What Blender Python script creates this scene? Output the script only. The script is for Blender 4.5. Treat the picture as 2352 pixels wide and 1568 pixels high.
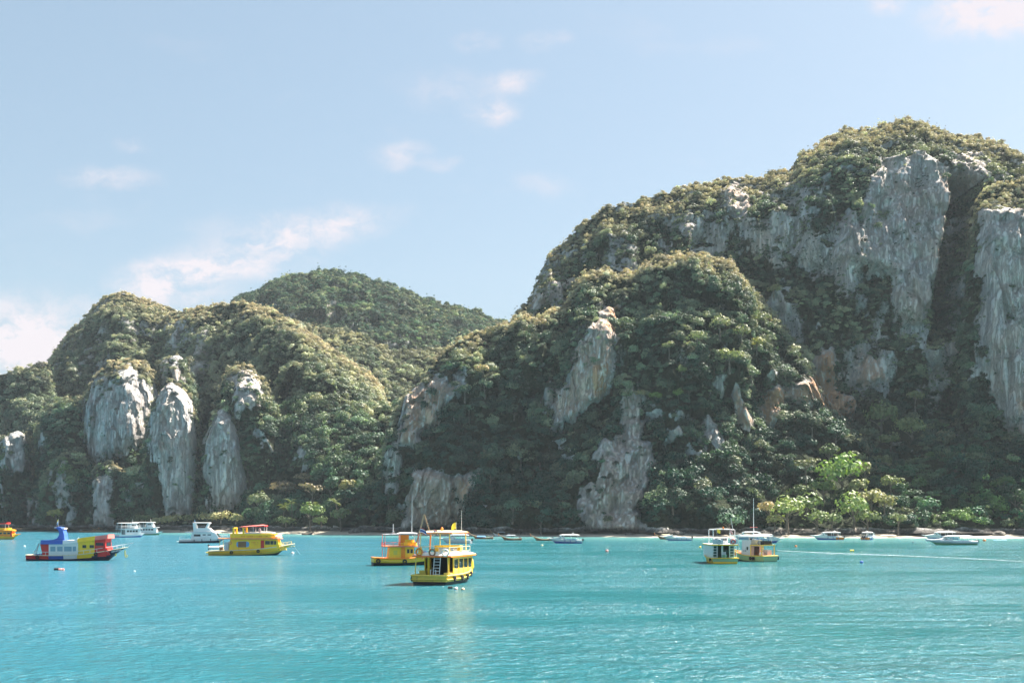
import bpy, bmesh, math, random
import numpy as np
from mathutils import Vector, Matrix

random.seed(7)
rng = np.random.default_rng(11)
S = bpy.context.scene
COL = S.collection
for o in list(bpy.data.objects):
    bpy.data.objects.remove(o)

# ------------------------------------------------------------------ camera
# metres; camera 8 m above the bay on a ferry deck, looking along +Y, level, lens shifted up
CX, F, HY, CH = 1176.0, 2822.4, 1182.6, 8.0      # picture centre, focal length, horizon row, eye height (2352 px wide survey)
cam_d = bpy.data.cameras.new('camera')
cam_d.sensor_width = 36.0
cam_d.lens = 36.0 * F / 2352.0
cam_d.shift_y = (HY - 784.0) / 2352.0
cam_d.clip_start = 0.5
cam_d.clip_end = 60000.0
cam = bpy.data.objects.new('camera', cam_d)
cam.location = (0, 0, CH)
cam.rotation_euler = (math.radians(90), 0, 0)
COL.objects.link(cam)
S.camera = cam

# ------------------------------------------------------------------ light
SUN_EL, SUN_AZ = math.radians(51), math.radians(52)       # azimuth clockwise from +Y (view direction)
SUN_STRENGTH, SKY_STRENGTH, EXPOSURE = 5.0, 0.050, 2.02
sd = Vector((math.sin(SUN_AZ) * math.cos(SUN_EL), math.cos(SUN_AZ) * math.cos(SUN_EL), math.sin(SUN_EL)))
sun_d = bpy.data.lights.new('sun', 'SUN')
sun_d.energy = SUN_STRENGTH
sun_d.angle = math.radians(0.53)
sun_d.color = (1.0, 0.93, 0.82)
sun = bpy.data.objects.new('sun', sun_d)
sun.rotation_euler = sd.to_track_quat('Z', 'Y').to_euler()
sun.location = (200, 100, 400)
COL.objects.link(sun)

S.render.engine = 'CYCLES'
S.cycles.use_denoising = True
S.cycles.denoising_input_passes = 'RGB_ALBEDO_NORMAL'
S.cycles.denoising_prefilter = 'ACCURATE'
S.cycles.max_bounces = 6
S.cycles.diffuse_bounces = 3
S.cycles.glossy_bounces = 3
S.cycles.transmission_bounces = 4
S.cycles.transparent_max_bounces = 6
S.cycles.volume_bounces = 1
S.cycles.sample_clamp_indirect = 6.0
S.view_settings.view_transform = 'Standard'
S.view_settings.look = 'None'
S.view_settings.exposure = EXPOSURE
S.view_settings.gamma = 1.0
S.view_settings.use_curve_mapping = False


class NT:
    """small helper to write node trees"""
    def __init__(self, tree):
        self.t = tree; self.n = tree.nodes; self.l = tree.links
    def node(self, kind, **kw):
        nd = self.n.new(kind)
        for k, v in kw.items():
            setattr(nd, k, v)
        return nd
    def put(self, sock, v):
        if isinstance(v, bpy.types.NodeSocket):
            self.l.new(v, sock)
        else:
            sock.default_value = v
    def math(self, op, a, b=0.0, c=0.0, clamp=False):
        nd = self.node('ShaderNodeMath', operation=op, use_clamp=clamp)
        self.put(nd.inputs[0], a); self.put(nd.inputs[1], b); self.put(nd.inputs[2], c)
        return nd.outputs[0]
    def vmath(self, op, a, b=(0, 0, 0), c=(0, 0, 0)):
        nd = self.node('ShaderNodeVectorMath', operation=op)
        self.put(nd.inputs[0], a); self.put(nd.inputs[1], b)
        if op == 'MULTIPLY_ADD': self.put(nd.inputs[2], c)
        return nd.outputs[1] if op in ('LENGTH', 'DOT_PRODUCT', 'DISTANCE') else nd.outputs[0]
    def noise(self, vec, scale, detail=4, rough=0.55, dist=0.0):
        nd = self.node('ShaderNodeTexNoise')
        self.put(nd.inputs['Vector'], vec)
        nd.inputs['Scale'].default_value = scale
        nd.inputs['Detail'].default_value = detail
        nd.inputs['Roughness'].default_value = rough
        nd.inputs['Distortion'].default_value = dist
        return nd
    def ramp(self, v, lo, hi, a=0.0, b=1.0, smooth=True):
        nd = self.node('ShaderNodeMapRange', interpolation_type='SMOOTHSTEP' if smooth else 'LINEAR')
        self.put(nd.inputs[0], v); self.put(nd.inputs[1], lo); self.put(nd.inputs[2], hi)
        self.put(nd.inputs[3], a); self.put(nd.inputs[4], b)
        return nd.outputs[0]
    def mix(self, fac, a, b, blend='MIX'):
        nd = self.node('ShaderNodeMix', data_type='RGBA', blend_type=blend)
        self.put(nd.inputs[0], fac)
        self.put(nd.inputs[6], a if not isinstance(a, tuple) else (*a[:3], 1))
        self.put(nd.inputs[7], b if not isinstance(b, tuple) else (*b[:3], 1))
        return nd.outputs[2]
    def attr(self, name, kind='GEOMETRY'):
        return self.node('ShaderNodeAttribute', attribute_name=name, attribute_type=kind)


# ------------------------------------------------------------------ sky
W = bpy.data.worlds.new('World')
S.world = W
W.use_nodes = True
W.node_tree.nodes.clear()
w = NT(W.node_tree)
sky = w.node('ShaderNodeTexSky', sky_type='NISHITA')
sky.sun_disc = False
sky.sun_elevation = SUN_EL
sky.sun_rotation = SUN_AZ
sky.altitude = 0
sky.air_density = 1.0
sky.dust_density = 2.2
sky.ozone_density = 1.6
tc = w.node('ShaderNodeTexCoord')
direction = tc.outputs['Generated']
sep = w.node('ShaderNodeSeparateXYZ'); w.put(sep.inputs[0], direction)
yy = w.math('MAXIMUM', sep.outputs[1], 0.08)
cmb = w.node('ShaderNodeCombineXYZ')
w.put(cmb.inputs[0], w.math('DIVIDE', sep.outputs[0], yy))
w.put(cmb.inputs[1], w.math('DIVIDE', sep.outputs[2], yy))
uv = cmb.outputs[0]
# thin high veil that whitens the blue, then fair-weather wisps
wn = w.noise(uv, 9.0, 5, 0.6)
wn2 = w.noise(uv, 55.0, 4, 0.6)
warp = w.vmath('MULTIPLY_ADD', wn.outputs['Color'], (0.055, 0.035, 0), uv)
warp = w.vmath('MULTIPLY_ADD', w.vmath('SUBTRACT', wn2.outputs['Color'], (.5, .5, .5)), (0.022, 0.012, 0), warp)
acc = None
BLOBS = [(1100, 97, 60, 24, .45), (1250, 102, 62, 26, .5), (1170, 184, 85, 30, .8), (1125, 243, 75, 38, .85), (1010, 190, 120, 50, .3),
         (930, 348, 75, 38, .7), (1018, 382, 50, 22, .4), (250, 400, 120, 30, .6), (300, 328, 45, 18, .4),
         (2290, 35, 190, 70, 1.7), (2030, 0, 60, 25, .8), (60, 800, 330, 140, 1.7), (400, 665, 170, 70, 1.2),
         (560, 592, 190, 60, .7), (740, 515, 170, 42, .9), (650, 555, 150, 40, .8), (480, 620, 150, 45, .9), (830, 485, 110, 30, .5), (1245, 425, 80, 30, .3), (540, 520, 150, 40, .25)]
for (bx_, by_, rx_, ry_, st_) in BLOBS:
    u0, v0, iu, iv = (bx_ - CX) / F + 0.0275, (HY - by_) / F + 0.0175, F / rx_, F / ry_
    d_ = w.vmath('LENGTH', w.vmath('MULTIPLY_ADD', warp, (iu, iv, 0), (-u0 * iu, -v0 * iv, 0)))
    m_ = w.ramp(d_, 0.0, 1.25, st_, 0.0)
    acc = m_ if acc is None else w.math('ADD', acc, m_)
cl = w.noise(w.vmath('MULTIPLY', warp, (1.0, 1.7, 1.0)), 24.0, 8, 0.68)
st = w.noise(w.vmath('MULTIPLY', warp, (5.0, 14.0, 1.0)), 1.0, 4, 0.6)
wisp = w.ramp(st.outputs[0], 0.56, 0.82, 0.0, 0.22)
cl_m = w.math('MULTIPLY', acc, w.ramp(cl.outputs[0], 0.33, 0.64, 0.06, 1.0))
cl_m = w.math('ADD', cl_m, wisp)
cl_m = w.math('MINIMUM', cl_m, 0.85)
base = w.mix(0.56, sky.outputs[0], (1.85, 2.6, 3.0))
cloudy = w.mix(cl_m, base, (4.7, 4.25, 4.4))
bg = w.node('ShaderNodeBackground')
w.put(bg.inputs[0], cloudy)
bg.inputs[1].default_value = SKY_STRENGTH
wo = w.node('ShaderNodeOutputWorld')
w.l.new(bg.outputs[0], wo.inputs[0])
W.cycles.sampling_method = 'MANUAL'
W.cycles.sample_map_resolution = 512


# ------------------------------------------------------------------ naming
def tag(o, label=None, cat=None, group=None, kind=None):
    if label: o['label'] = label
    if cat: o['category'] = cat
    if group: o['group'] = group
    if kind: o['kind'] = kind
    return o

def empty(name, loc=(0, 0, 0), rz=0.0, label=None, cat=None, group=None):
    o = bpy.data.objects.new(name, None)
    o.empty_display_size = 0.3
    o.location = loc
    o.rotation_euler = (0, 0, rz)
    COL.objects.link(o)
    return tag(o, label, cat, group)

def link_mesh(name, me, parent=None):
    o = bpy.data.objects.new(name, me)
    COL.objects.link(o)
    if parent is not None: o.parent = parent
    return o


# ------------------------------------------------------------------ noise in numpy
_perm = np.random.default_rng(5).permutation(256)
_perm = np.concatenate([_perm, _perm, _perm])
_grad = np.random.default_rng(6).normal(size=(256, 3))
_grad /= np.linalg.norm(_grad, axis=1)[:, None]

def perlin(p):
    p = np.asarray(p, float)
    i = np.floor(p).astype(int); f = p - i
    i &= 255
    u = f * f * f * (f * (f * 6 - 15) + 10)
    out = 0
    for dx in (0, 1):
        wx = u[..., 0] if dx else 1 - u[..., 0]
        for dy in (0, 1):
            wy = u[..., 1] if dy else 1 - u[..., 1]
            for dz in (0, 1):
                wz = u[..., 2] if dz else 1 - u[..., 2]
                h = _perm[_perm[_perm[(i[..., 0] + dx) & 255] + ((i[..., 1] + dy) & 255)] + ((i[..., 2] + dz) & 255)]
                g = _grad[h]
                d = g[..., 0] * (f[..., 0] - dx) + g[..., 1] * (f[..., 1] - dy) + g[..., 2] * (f[..., 2] - dz)
                out = out + wx * wy * wz * d
    return out * 1.6

def fbm(p, octs=4, gain=0.5):
    a, s, o = 1.0, 0.0, 0
    q = np.asarray(p, float)
    for k in range(octs):
        o = o + a * perlin(q + 17.3 * k); s += a; a *= gain; q = q * 2.03
    return o / s

def slabs(P, size, seed):
    """a random level per irregular cell: makes fractured, stepped rock faces"""
    q = P / np.asarray(size, float)
    q = q + .25 * np.stack([perlin(q * 1.3 + 5.1 + seed), perlin(q * 1.3 + 9.4 + seed), perlin(q * 1.3 + 2.2 + seed)], -1)
    i = np.floor(q).astype(int)
    best = np.full(len(q), 1e9); val = np.zeros(len(q))
    for dx in (-1, 0, 1):
        for dy in (-1, 0, 1):
            for dz in (-1, 0, 1):
                c = i + np.array([dx, dy, dz])
                h = _perm[_perm[_perm[(c[:, 0] + seed) & 255] + (c[:, 1] & 255)] + (c[:, 2] & 255)]
                d = ((q - c - .5 - .42 * _grad[h]) ** 2).sum(1)
                m = d < best
                best = np.where(m, d, best); val = np.where(m, h / 127.5 - 1, val)
    return val

def sstep(a, b, x):
    t = np.clip((x - a) / (b - a), 0, 1)
    return t * t * (3 - 2 * t)

def world_of(x, y, Y):
    return Vector(((x - CX) / F * Y, Y, CH + (HY - y) / F * Y))

def sea_spot(x, y):
    """point of the sea surface seen at survey pixel x, y"""
    Y = CH * F / (y - HY)
    return Vector(((x - CX) / F * Y, Y, 0.0))
# ------------------------------------------------------------------ materials of the setting
def new_mat(name):
    m = bpy.data.materials.new(name)
    m.use_nodes = True
    m.node_tree.nodes.clear()
    t = NT(m.node_tree)
    out = t.node('ShaderNodeOutputMaterial')
    return m, t, out

def principled(t, out, col, rough=0.8, spec=0.3, metal=0.0):
    b = t.node('ShaderNodeBsdfPrincipled')
    t.put(b.inputs['Base Color'], col if not isinstance(col, tuple) else (*col[:3], 1))
    t.put(b.inputs['Roughness'], rough)
    t.put(b.inputs['Specular IOR Level'], spec)
    b.inputs['Metallic'].default_value = metal
    t.l.new(b.outputs[0], out.inputs[0])
    return b

def make_karst():
    m, t, out = new_mat('karst_limestone')
    geo = t.node('ShaderNodeNewGeometry').outputs['Position']
    rock = t.attr('rock').outputs['Fac']
    stain = t.attr('stain').outputs['Fac']
    streak = t.noise(t.vmath('MULTIPLY', geo, (0.55, 0.55, 0.05)), 1.0, 6, 0.65)
    streak2 = t.noise(t.vmath('MULTIPLY', geo, (1.6, 1.6, 0.16)), 1.0, 4, 0.6)
    patch = t.noise(geo, 0.07, 5, 0.6)
    fine = t.noise(geo, 0.9, 5, 0.65)
    c = t.mix(t.ramp(patch.outputs[0], 0.38, 0.62), (0.53, 0.54, 0.56), (0.74, 0.725, 0.70))
    c = t.mix(t.ramp(streak.outputs[0], 0.46, 0.64, 0.0, 0.75), c, (0.62, 0.60, 0.57))
    c = t.mix(t.ramp(streak2.outputs[0], 0.55, 0.66, 0.0, 0.45), c, (0.07, 0.08, 0.085))  # dark rock streaks, strengthened in place of relief shading
    c = t.mix(t.ramp(fine.outputs[0], 0.56, 0.70, 0.0, 0.3), c, (0.07, 0.085, 0.065))
    band = t.noise(t.vmath('MULTIPLY', geo, (0.14, 0.14, 0.011)), 1.0, 5, 0.6)
    c = t.mix(t.ramp(band.outputs[0], 0.54, 0.66, 0.0, 0.42), c, (0.12, 0.13, 0.14))
    c = t.mix(t.ramp(band.outputs[0], 0.46, 0.36, 0.0, 0.6), c, (0.78, 0.74, 0.69))
    crack = t.math('ABSOLUTE', t.math('SUBTRACT', streak.outputs[0], 0.5))
    c = t.mix(t.ramp(crack, 0.0, 0.018, 0.55, 0.0), c, (0.085, 0.09, 0.095))
    crack2 = t.math('ABSOLUTE', t.math('SUBTRACT', streak2.outputs[0], 0.47))
    c = t.mix(t.ramp(crack2, 0.0, 0.016, 0.35, 0.0), c, (0.10, 0.105, 0.11))
    warmth = t.noise(geo, 0.045, 4, 0.6)
    c = t.mix(t.ramp(warmth.outputs[0], 0.47, 0.68, 0.0, 0.42), c, (0.60, 0.44, 0.34))
    c = t.mix(t.math('MULTIPLY', stain, 0.62, clamp=True), c, t.mix(0.35, (0.86, 0.72, 0.61), c))
    osel = t.math('MULTIPLY', t.math('MINIMUM', stain, 1.2), t.ramp(t.math('ADD', streak.outputs[0], t.math('MULTIPLY', fine.outputs[0], 0.5)), 0.55, 0.80), clamp=True)
    c = t.mix(osel, c, (0.66, 0.40, 0.25))
    soil = t.mix(t.ramp(fine.outputs[0], 0.35, 0.7), (0.018, 0.030, 0.014), (0.05, 0.06, 0.028))
    moss = t.math('SUBTRACT', t.math('MULTIPLY', fine.outputs[0], 0.5), 0.25)
    c = t.mix(t.ramp(t.math('ADD', rock, moss), 0.30, 0.55), soil, c)
    sz = t.node('ShaderNodeSeparateXYZ'); t.put(sz.inputs[0], geo)
    c = t.mix(t.ramp(t.math('ADD', sz.outputs[2], t.math('MULTIPLY', fine.outputs[0], 3.0)), 5.4, 3.6, 0.0, 0.85), c, (0.055, 0.048, 0.042))
    b = principled(t, out, c, 0.92, 0.12)
    bp = t.node('ShaderNodeBump')
    bp.inputs['Strength'].default_value = 0.9
    bp.inputs['Distance'].default_value = 1.2
    t.put(bp.inputs['Height'], t.math('ADD', t.math('ADD', streak2.outputs[0], t.math('MULTIPLY', fine.outputs[0], 0.25)), t.math('MULTIPLY', t.math('MINIMUM', crack, 0.06), 12.0)))
    t.l.new(bp.outputs[0], b.inputs['Normal'])
    return m

def make_leaf():
    m, t, out = new_mat('jungle_leaf')
    tint = t.attr('tint', 'INSTANCER').outputs['Color']
    geo = t.node('ShaderNodeNewGeometry').outputs['Position']
    v = t.noise(geo, 0.55, 3, 0.6).outputs[0]
    c = t.mix(t.ramp(v, 0.3, 0.7, 0.0, 1.0), t.mix(1.0, tint, (0.72, 0.80, 0.75), 'MULTIPLY'), t.mix(1.0, tint, (1.25, 1.18, 1.0), 'MULTIPLY'))
    b = t.node('ShaderNodeBsdfPrincipled')
    t.put(b.inputs['Base Color'], c)
    b.inputs['Roughness'].default_value = 0.55
    b.inputs['Specular IOR Level'].default_value = 0.25
    tr = t.node('ShaderNodeBsdfTranslucent')
    t.put(tr.inputs[0], t.mix(1.0, c, (1.1, 1.2, 0.55), 'MULTIPLY'))
    mx = t.node('ShaderNodeMixShader'); mx.inputs[0].default_value = 0.22
    t.l.new(b.outputs[0], mx.inputs[1]); t.l.new(tr.outputs[0], mx.inputs[2])
    t.l.new(mx.outputs[0], out.inputs[0])
    return m

def simple_noise_mat(name, a, b, scale, rough=0.9, spec=0.2, bump=0.0, detail=5):
    m, t, out = new_mat(name)
    geo = t.node('ShaderNodeTexCoord').outputs['Object']
    n = t.noise(geo, scale, detail, 0.6)
    c = t.mix(t.ramp(n.outputs[0], 0.32, 0.68), a, b)
    p = principled(t, out, c, rough, spec)
    if bump:
        bp = t.node('ShaderNodeBump'); bp.inputs['Strength'].default_value = 0.8; bp.inputs['Distance'].default_value = bump
        t.put(bp.inputs['Height'], n.outputs[0]); t.l.new(bp.outputs[0], p.inputs['Normal'])
    return m

def make_water():
    m, t, out = new_mat('bay_water')
    geo = t.node('ShaderNodeNewGeometry').outputs['Position']
    shallow = t.attr('shallow').outputs['Fac']
    big = t.noise(t.vmath('MULTIPLY', geo, (0.018, 0.045, 0)), 1.0, 4, 0.55)
    mid = t.noise(t.vmath('MULTIPLY', geo, (0.12, 0.30, 0)), 1.0, 4, 0.6)
    sepn = t.node('ShaderNodeSeparateXYZ'); t.put(sepn.inputs[0], geo)
    c = t.mix(t.ramp(big.outputs[0], 0.34, 0.66), (0.002, 0.098, 0.110), (0.010, 0.138, 0.172))
    c = t.mix(t.ramp(mid.outputs[0], 0.46, 0.66, 0, 0.75), c, (0.006, 0.090, 0.105))
    c = t.mix(t.ramp(sepn.outputs[0], 20, -60, 0.0, 0.7), c, (0.032, 0.152, 0.225))
    c = t.mix(shallow, c, (0.10, 0.27, 0.27))
    b = principled(t, out, c, 0.17, 0.42)
    b.inputs['IOR'].default_value = 1.33
    w1 = t.noise(t.vmath('MULTIPLY', geo, (1.25, 0.95, 0)), 1.0, 5, 0.62, 0.3)
    w2 = t.noise(t.vmath('MULTIPLY', geo, (4.0, 3.0, 0)), 1.0, 4, 0.6, 0.2)
    w3 = t.noise(t.vmath('MULTIPLY', geo, (0.25, 0.20, 0)), 1.0, 3, 0.5, 0.2)
    gust = t.ramp(big.outputs[0], 0.32, 0.68, 0.45, 1.35)
    h = t.math('ADD', t.math('MULTIPLY', w1.outputs[0], 0.58), t.math('ADD', t.math('MULTIPLY', w2.outputs[0], 0.12), t.math('MULTIPLY', w3.outputs[0], 0.5)))
    h = t.math('MULTIPLY', h, gust)
    bp = t.node('ShaderNodeBump'); bp.inputs['Strength'].default_value = 1.0; bp.inputs['Distance'].default_value = 1.0
    t.put(bp.inputs['Height'], h); t.l.new(bp.outputs[0], b.inputs['Normal'])
    return m

KARST = make_karst()
LEAF = make_leaf()
BARK = simple_noise_mat('bark', (0.10, 0.08, 0.06), (0.22, 0.19, 0.16), 3.0, 0.95)
SAND = simple_noise_mat('beach_sand', (0.33, 0.295, 0.24), (0.44, 0.39, 0.32), 0.25, 0.95, 0.1)
SOIL = simple_noise_mat('jungle_soil', (0.02, 0.03, 0.015), (0.05, 0.05, 0.03), 0.3, 0.95, 0.1)
TIDE_ROCK = simple_noise_mat('tide_rock', (0.05, 0.045, 0.04), (0.20, 0.18, 0.16), 0.8, 0.9, 0.2, 0.3)
WATER = make_water()
# ------------------------------------------------------------------ water, beach, land
_SX = [-1500, -400, 0, 200, 400, 650, 850, 1130, 1540, 2352, 3200, 4500]
_SY = [1100, 780, 690, 622, 565, 522, 500, 470, 440, 432, 432, 440]
def shore(x):
    return np.interp(x, _SX, _SY)

def sheet(name, xs, rows, mat, kind='structure', attrs=None):
    """rows: list of (Y array, Z array) over survey columns xs; joined into one sheet"""
    nx, nr = len(xs), len(rows)
    V = np.zeros((nr, nx, 3))
    for j, (Y, Z) in enumerate(rows):
        Y = np.broadcast_to(np.asarray(Y, float), (nx,))
        V[j, :, 0] = (xs - CX) / F * Y; V[j, :, 1] = Y; V[j, :, 2] = Z
    idx = np.arange(nr * nx).reshape(nr, nx)
    Fq = np.stack([idx[:-1, :-1], idx[:-1, 1:], idx[1:, 1:], idx[1:, :-1]], -1).reshape(-1, 4)
    me = bpy.data.meshes.new(name)
    me.from_pydata(V.reshape(-1, 3).tolist(), [], Fq.tolist())
    for p in me.polygons: p.use_smooth = True
    me.materials.append(mat)
    for k, a in (attrs or {}).items():
        at = me.attributes.new(k, 'FLOAT', 'POINT'); at.data.foreach_set('value', np.asarray(a, float).ravel())
    o = link_mesh(name, me); o['kind'] = kind
    return o

def build_sea_and_shore():
    # one sheet of sea from behind the ferry to the horizon, finer near the shore where it pales over sand
    gx = np.concatenate([np.linspace(-9000, -700, 8), np.linspace(-600, 600, 121), np.linspace(700, 9000, 8)])
    gy = np.concatenate([np.linspace(-3000, 0, 4), np.linspace(40, 380, 18), np.linspace(390, 720, 56), np.linspace(800, 12000, 8)])
    X, Y = np.meshgrid(gx, gy)
    px = CX + F * X / np.maximum(Y, 60)
    dshore = shore(px) - Y + 10 * fbm(np.stack([X / 45, Y / 45, 0 * X], -1), 3)
    sh = sstep(120, 4, dshore) ** 1.6
    me = bpy.data.meshes.new('sea')
    n, k = X.shape
    idx = np.arange(n * k).reshape(n, k)
    Fq = np.stack([idx[:-1, :-1], idx[:-1, 1:], idx[1:, 1:], idx[1:, :-1]], -1).reshape(-1, 4)
    me.from_pydata(np.stack([X, Y, 0 * X], -1).reshape(-1, 3).tolist(), [], Fq.tolist())
    me.materials.append(WATER)
    at = me.attributes.new('shallow', 'FLOAT', 'POINT'); at.data.foreach_set('value', sh.ravel())
    o = link_mesh('sea', me); tag(o, 'rippled turquoise water of the bay', kind='structure')
    xs = np.linspace(-500, 3300, 420)
    s0 = shore(xs) + 1.5 * fbm(np.stack([xs / 60, 0 * xs, 0 * xs], -1), 3)
    wv = 2.5 * fbm(np.stack([xs / 25, 0 * xs + 3, 0 * xs], -1), 3)
    tag(sheet('beach', xs, [(s0 - 25, -1.2), (s0, 0.0 + 0 * xs), (s0 + 6 + wv * .4, .35), (s0 + 16 + wv, 1.2), (s0 + 34 + wv, 2.0), (s0 + 60, 1.8)], SAND),
        'narrow strip of pale sand along the foot of the cliffs')
    tag(sheet('ground', np.linspace(-1500, 4500, 60), [(shore(np.linspace(-1500, 4500, 60)) + 42, 1.55), (1000, 6), (2500, 8)], SOIL), 'dark jungle floor behind the beach')

build_sea_and_shore()

# ------------------------------------------------------------------ karst hills and towers
def poly_sd(px, py, poly):
    """signed distance in survey pixels, positive inside"""
    P = np.asarray(poly, float)
    d = np.full(px.shape, 1e9); inside = np.zeros(px.shape, bool)
    n = len(P)
    for i in range(n):
        a, b = P[i], P[(i + 1) % n]
        e = b - a
        t = np.clip(((px - a[0]) * e[0] + (py - a[1]) * e[1]) / (e @ e + 1e-9), 0, 1)
        d = np.minimum(d, np.hypot(px - a[0] - t * e[0], py - a[1] - t * e[1]))
        c = ((a[1] > py) != (b[1] > py)) & (px < (b[0] - a[0]) * (py - a[1]) / (b[1] - a[1] + 1e-12) + a[0])
        inside ^= c
    return np.where(inside, d, -d)

# bare rock faces: polygon, bareness, rust stain, metres it stands proud
ROCK_R = [
    ([(1395,703),(1420,712),(1418,760),(1408,830),(1395,880),(1385,915),(1350,930),(1330,945),(1305,968),(1275,970),(1255,948),(1262,905),(1298,880),(1318,830),(1335,790),(1370,740)], 1.0, .55, 4),
    ([(1400,705),(1420,715),(1416,760),(1390,765)], 1.0, 1.5, 0),
    ([(1350,850),(1395,840),(1390,905),(1360,925)], 1.0, 1.2, 0),
    ([(1000,870),(1030,880),(1042,900),(1020,930),(1005,960),(985,985),(950,1015),(923,1022),(922,985),(930,940),(960,895)], 1.0, .75, 4),
    ([(940,1092),(960,1080),(1000,1090),(1040,1100),(1095,1088),(1092,1130),(1068,1180),(1030,1208),(945,1208),(936,1150)], 1.0, .5, 6),
    ([(1050,1100),(1092,1095),(1085,1135),(1062,1160),(1045,1130)], 1.0, .9, 0),
    ([(885,1040),(915,1020),(925,1060),(915,1120),(890,1130)], .62, .1, 2),
    ([(1045,870),(1062,862),(1066,890),(1050,905)], .8, .1, 1),
    ([(1415,985),(1440,968),(1465,975),(1482,1010),(1496,1060),(1492,1120),(1475,1150),(1462,1170),(1470,1200),(1450,1222),(1356,1222),(1332,1182),(1328,1150),(1350,1110),(1365,1060),(1382,1010)], 1.0, .3, 7),
    ([(1430,905),(1465,890),(1470,940),(1450,975),(1430,960)], .6, .3, 2),
    ([(1872,828),(1888,812),(1915,835),(1930,880),(1955,922),(1964,962),(1925,952),(1880,938),(1835,912),(1826,885),(1862,865)], 1.0, 1.0, 5),
    ([(1965,850),(1985,825),(2020,822),(2028,868),(2005,888),(1968,876)], 1.0, .7, 4),
    ([(1975,775),(2000,770),(2005,820),(1985,830)], .6, .1, 2),
    ([(2180,785),(2215,775),(2232,800),(2230,840),(2205,862),(2182,832)], .95, .15, 4),
    ([(1750,905),(1790,880),(1812,910),(1802,948),(1762,970),(1748,945)], .95, 1.3, 4),
    ([(1690,905),(1708,918),(1728,968),(1705,970),(1683,945)], .9, .8, 3),
    ([(1612,1015),(1628,965),(1650,972),(1658,1035),(1643,1035),(1636,1000),(1618,1030)], .95, .15, 4),
    ([(1530,985),(1552,985),(1555,1020),(1538,1025)], .7, .4, 2),
    ([(1640,870),(1660,865),(1665,910),(1645,915)], .7, .1, 2),
    ([(1655,440),(1690,425),(1722,470),(1700,502),(1668,492)], .85, .4, 3),
    ([(1700,520),(1800,505),(1835,560),(1780,605),(1720,560)], .52, .05, 2),
    ([(1560,500),(1585,495),(1590,545),(1565,545)], .6, .3, 1),
    ([(1255,600),(1285,620),(1290,690),(1260,690)], .55, .1, 1),
    ([(1400,545),(1440,540),(1450,590),(1410,600)], .5, .05, 1),
    ([(1740,440),(1860,420),(1880,470),(1800,500)], .5, .05, 1),
    # the great buttress below the summit
    ([(2045,362),(2095,352),(2150,385),(2170,415),(2168,480),(2155,560),(2140,640),(2128,700),(2108,748),(2078,742),(2055,690),(2045,640),(1995,625),(1908,596),(1925,520),(1972,476),(1995,415)], .92, .12, 9),
    ([(1908,600),(1932,512),(1972,478),(2008,492),(2028,518),(2022,600),(1998,636)], 1.0, .2, 1.5),
    ([(2140,420),(2172,400),(2170,480),(2157,560),(2142,640),(2120,650),(2136,560)], 1.0, .35, 3),
    ([(2172,350),(2240,345),(2262,390),(2230,430),(2185,425)], .72, .25, 2),
    ([(2190,690),(2215,690),(2222,760),(2200,770)], .5, .1, 1),
]
PILLAR = [([(2248,497),(2285,487),(2352,490),(2700,500),(2700,1060),(2352,1022),(2338,1010),(2320,985),(2296,958),(2279,900),(2271,830),(2264,740),(2252,620)], 1.0, .12, 12),
          ([(2320,930),(2360,915),(2700,930),(2700,1060),(2352,1022),(2325,985)], 1.0, .85, -2)]
ROCK_L = [
    ([(197,925),(225,872),(300,848),(345,880),(362,920),(348,990),(312,1012),(262,1042),(212,1056),(200,1010)], .93, .08, 4),
    ([(360,900),(395,878),(440,920),(451,1000),(449,1090),(432,1172),(385,1172),(368,1120),(375,1060),(345,1012),(344,960)], 1.0, .1, 4),
    ([(470,1000),(500,945),(518,928),(550,980),(570,1070),(572,1155),(500,1165),(475,1100)], .95, .1, 3),
    ([(530,870),(570,850),(602,880),(592,930),(550,950)], .66, .15, 2),
    ([(12,1010),(45,983),(64,1000),(63,1072),(20,1082)], .9, .05, 2),
    ([(123,1080),(150,1068),(163,1130),(142,1155),(126,1120)], .9, .2, 2),
    ([(222,1110),(250,1088),(258,1200),(225,1208)], .92, .2, 3),
    ([(375,830),(412,818),(424,875),(385,875)], .7, .05, 2),
    ([(345,765),(400,735),(482,758),(484,845),(445,865),(440,800),(370,800)], .56, .05, 2),
    ([(455,1130),(480,1125),(480,1165),(458,1168)], .8, .1, 1),
    ([(690,1040),(708,1040),(706,1075),(694,1075)], .7, .1, 1),
    ([(60,1150),(85,1150),(85,1200),(62,1205)], .8, .2, 1),
    ([(280,735),(310,730),(312,770),(285,775)], .45, .05, 1),
]

DOME = [(0, 0), (.25, .10), (.5, .24), (.72, .42), (.88, .66), (.96, .84), (1, 1)]
CLIFF = [(0, 0), (.10, .22), (.22, .40), (.32, .47), (.6, .56), (.82, .68), (.93, .83), (1, 1)]
TOWER = [(0, 0), (.3, .06), (.6, .16), (.8, .34), (.92, .62), (1, 1)]
SLOPE = [(0, 0), (.3, .25), (.6, .55), (.85, .82), (1, 1)]
DEPTH = np.full((1568 // 4 + 1, 2352 // 4 + 1), 1e9)      # nearest land seen in each 4-pixel cell, to find where trees stand
MASSES = []

def curve_interp(tab, s):
    t = np.array(tab, float)
    return np.interp(s, t[:, 0], t[:, 1])

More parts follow.
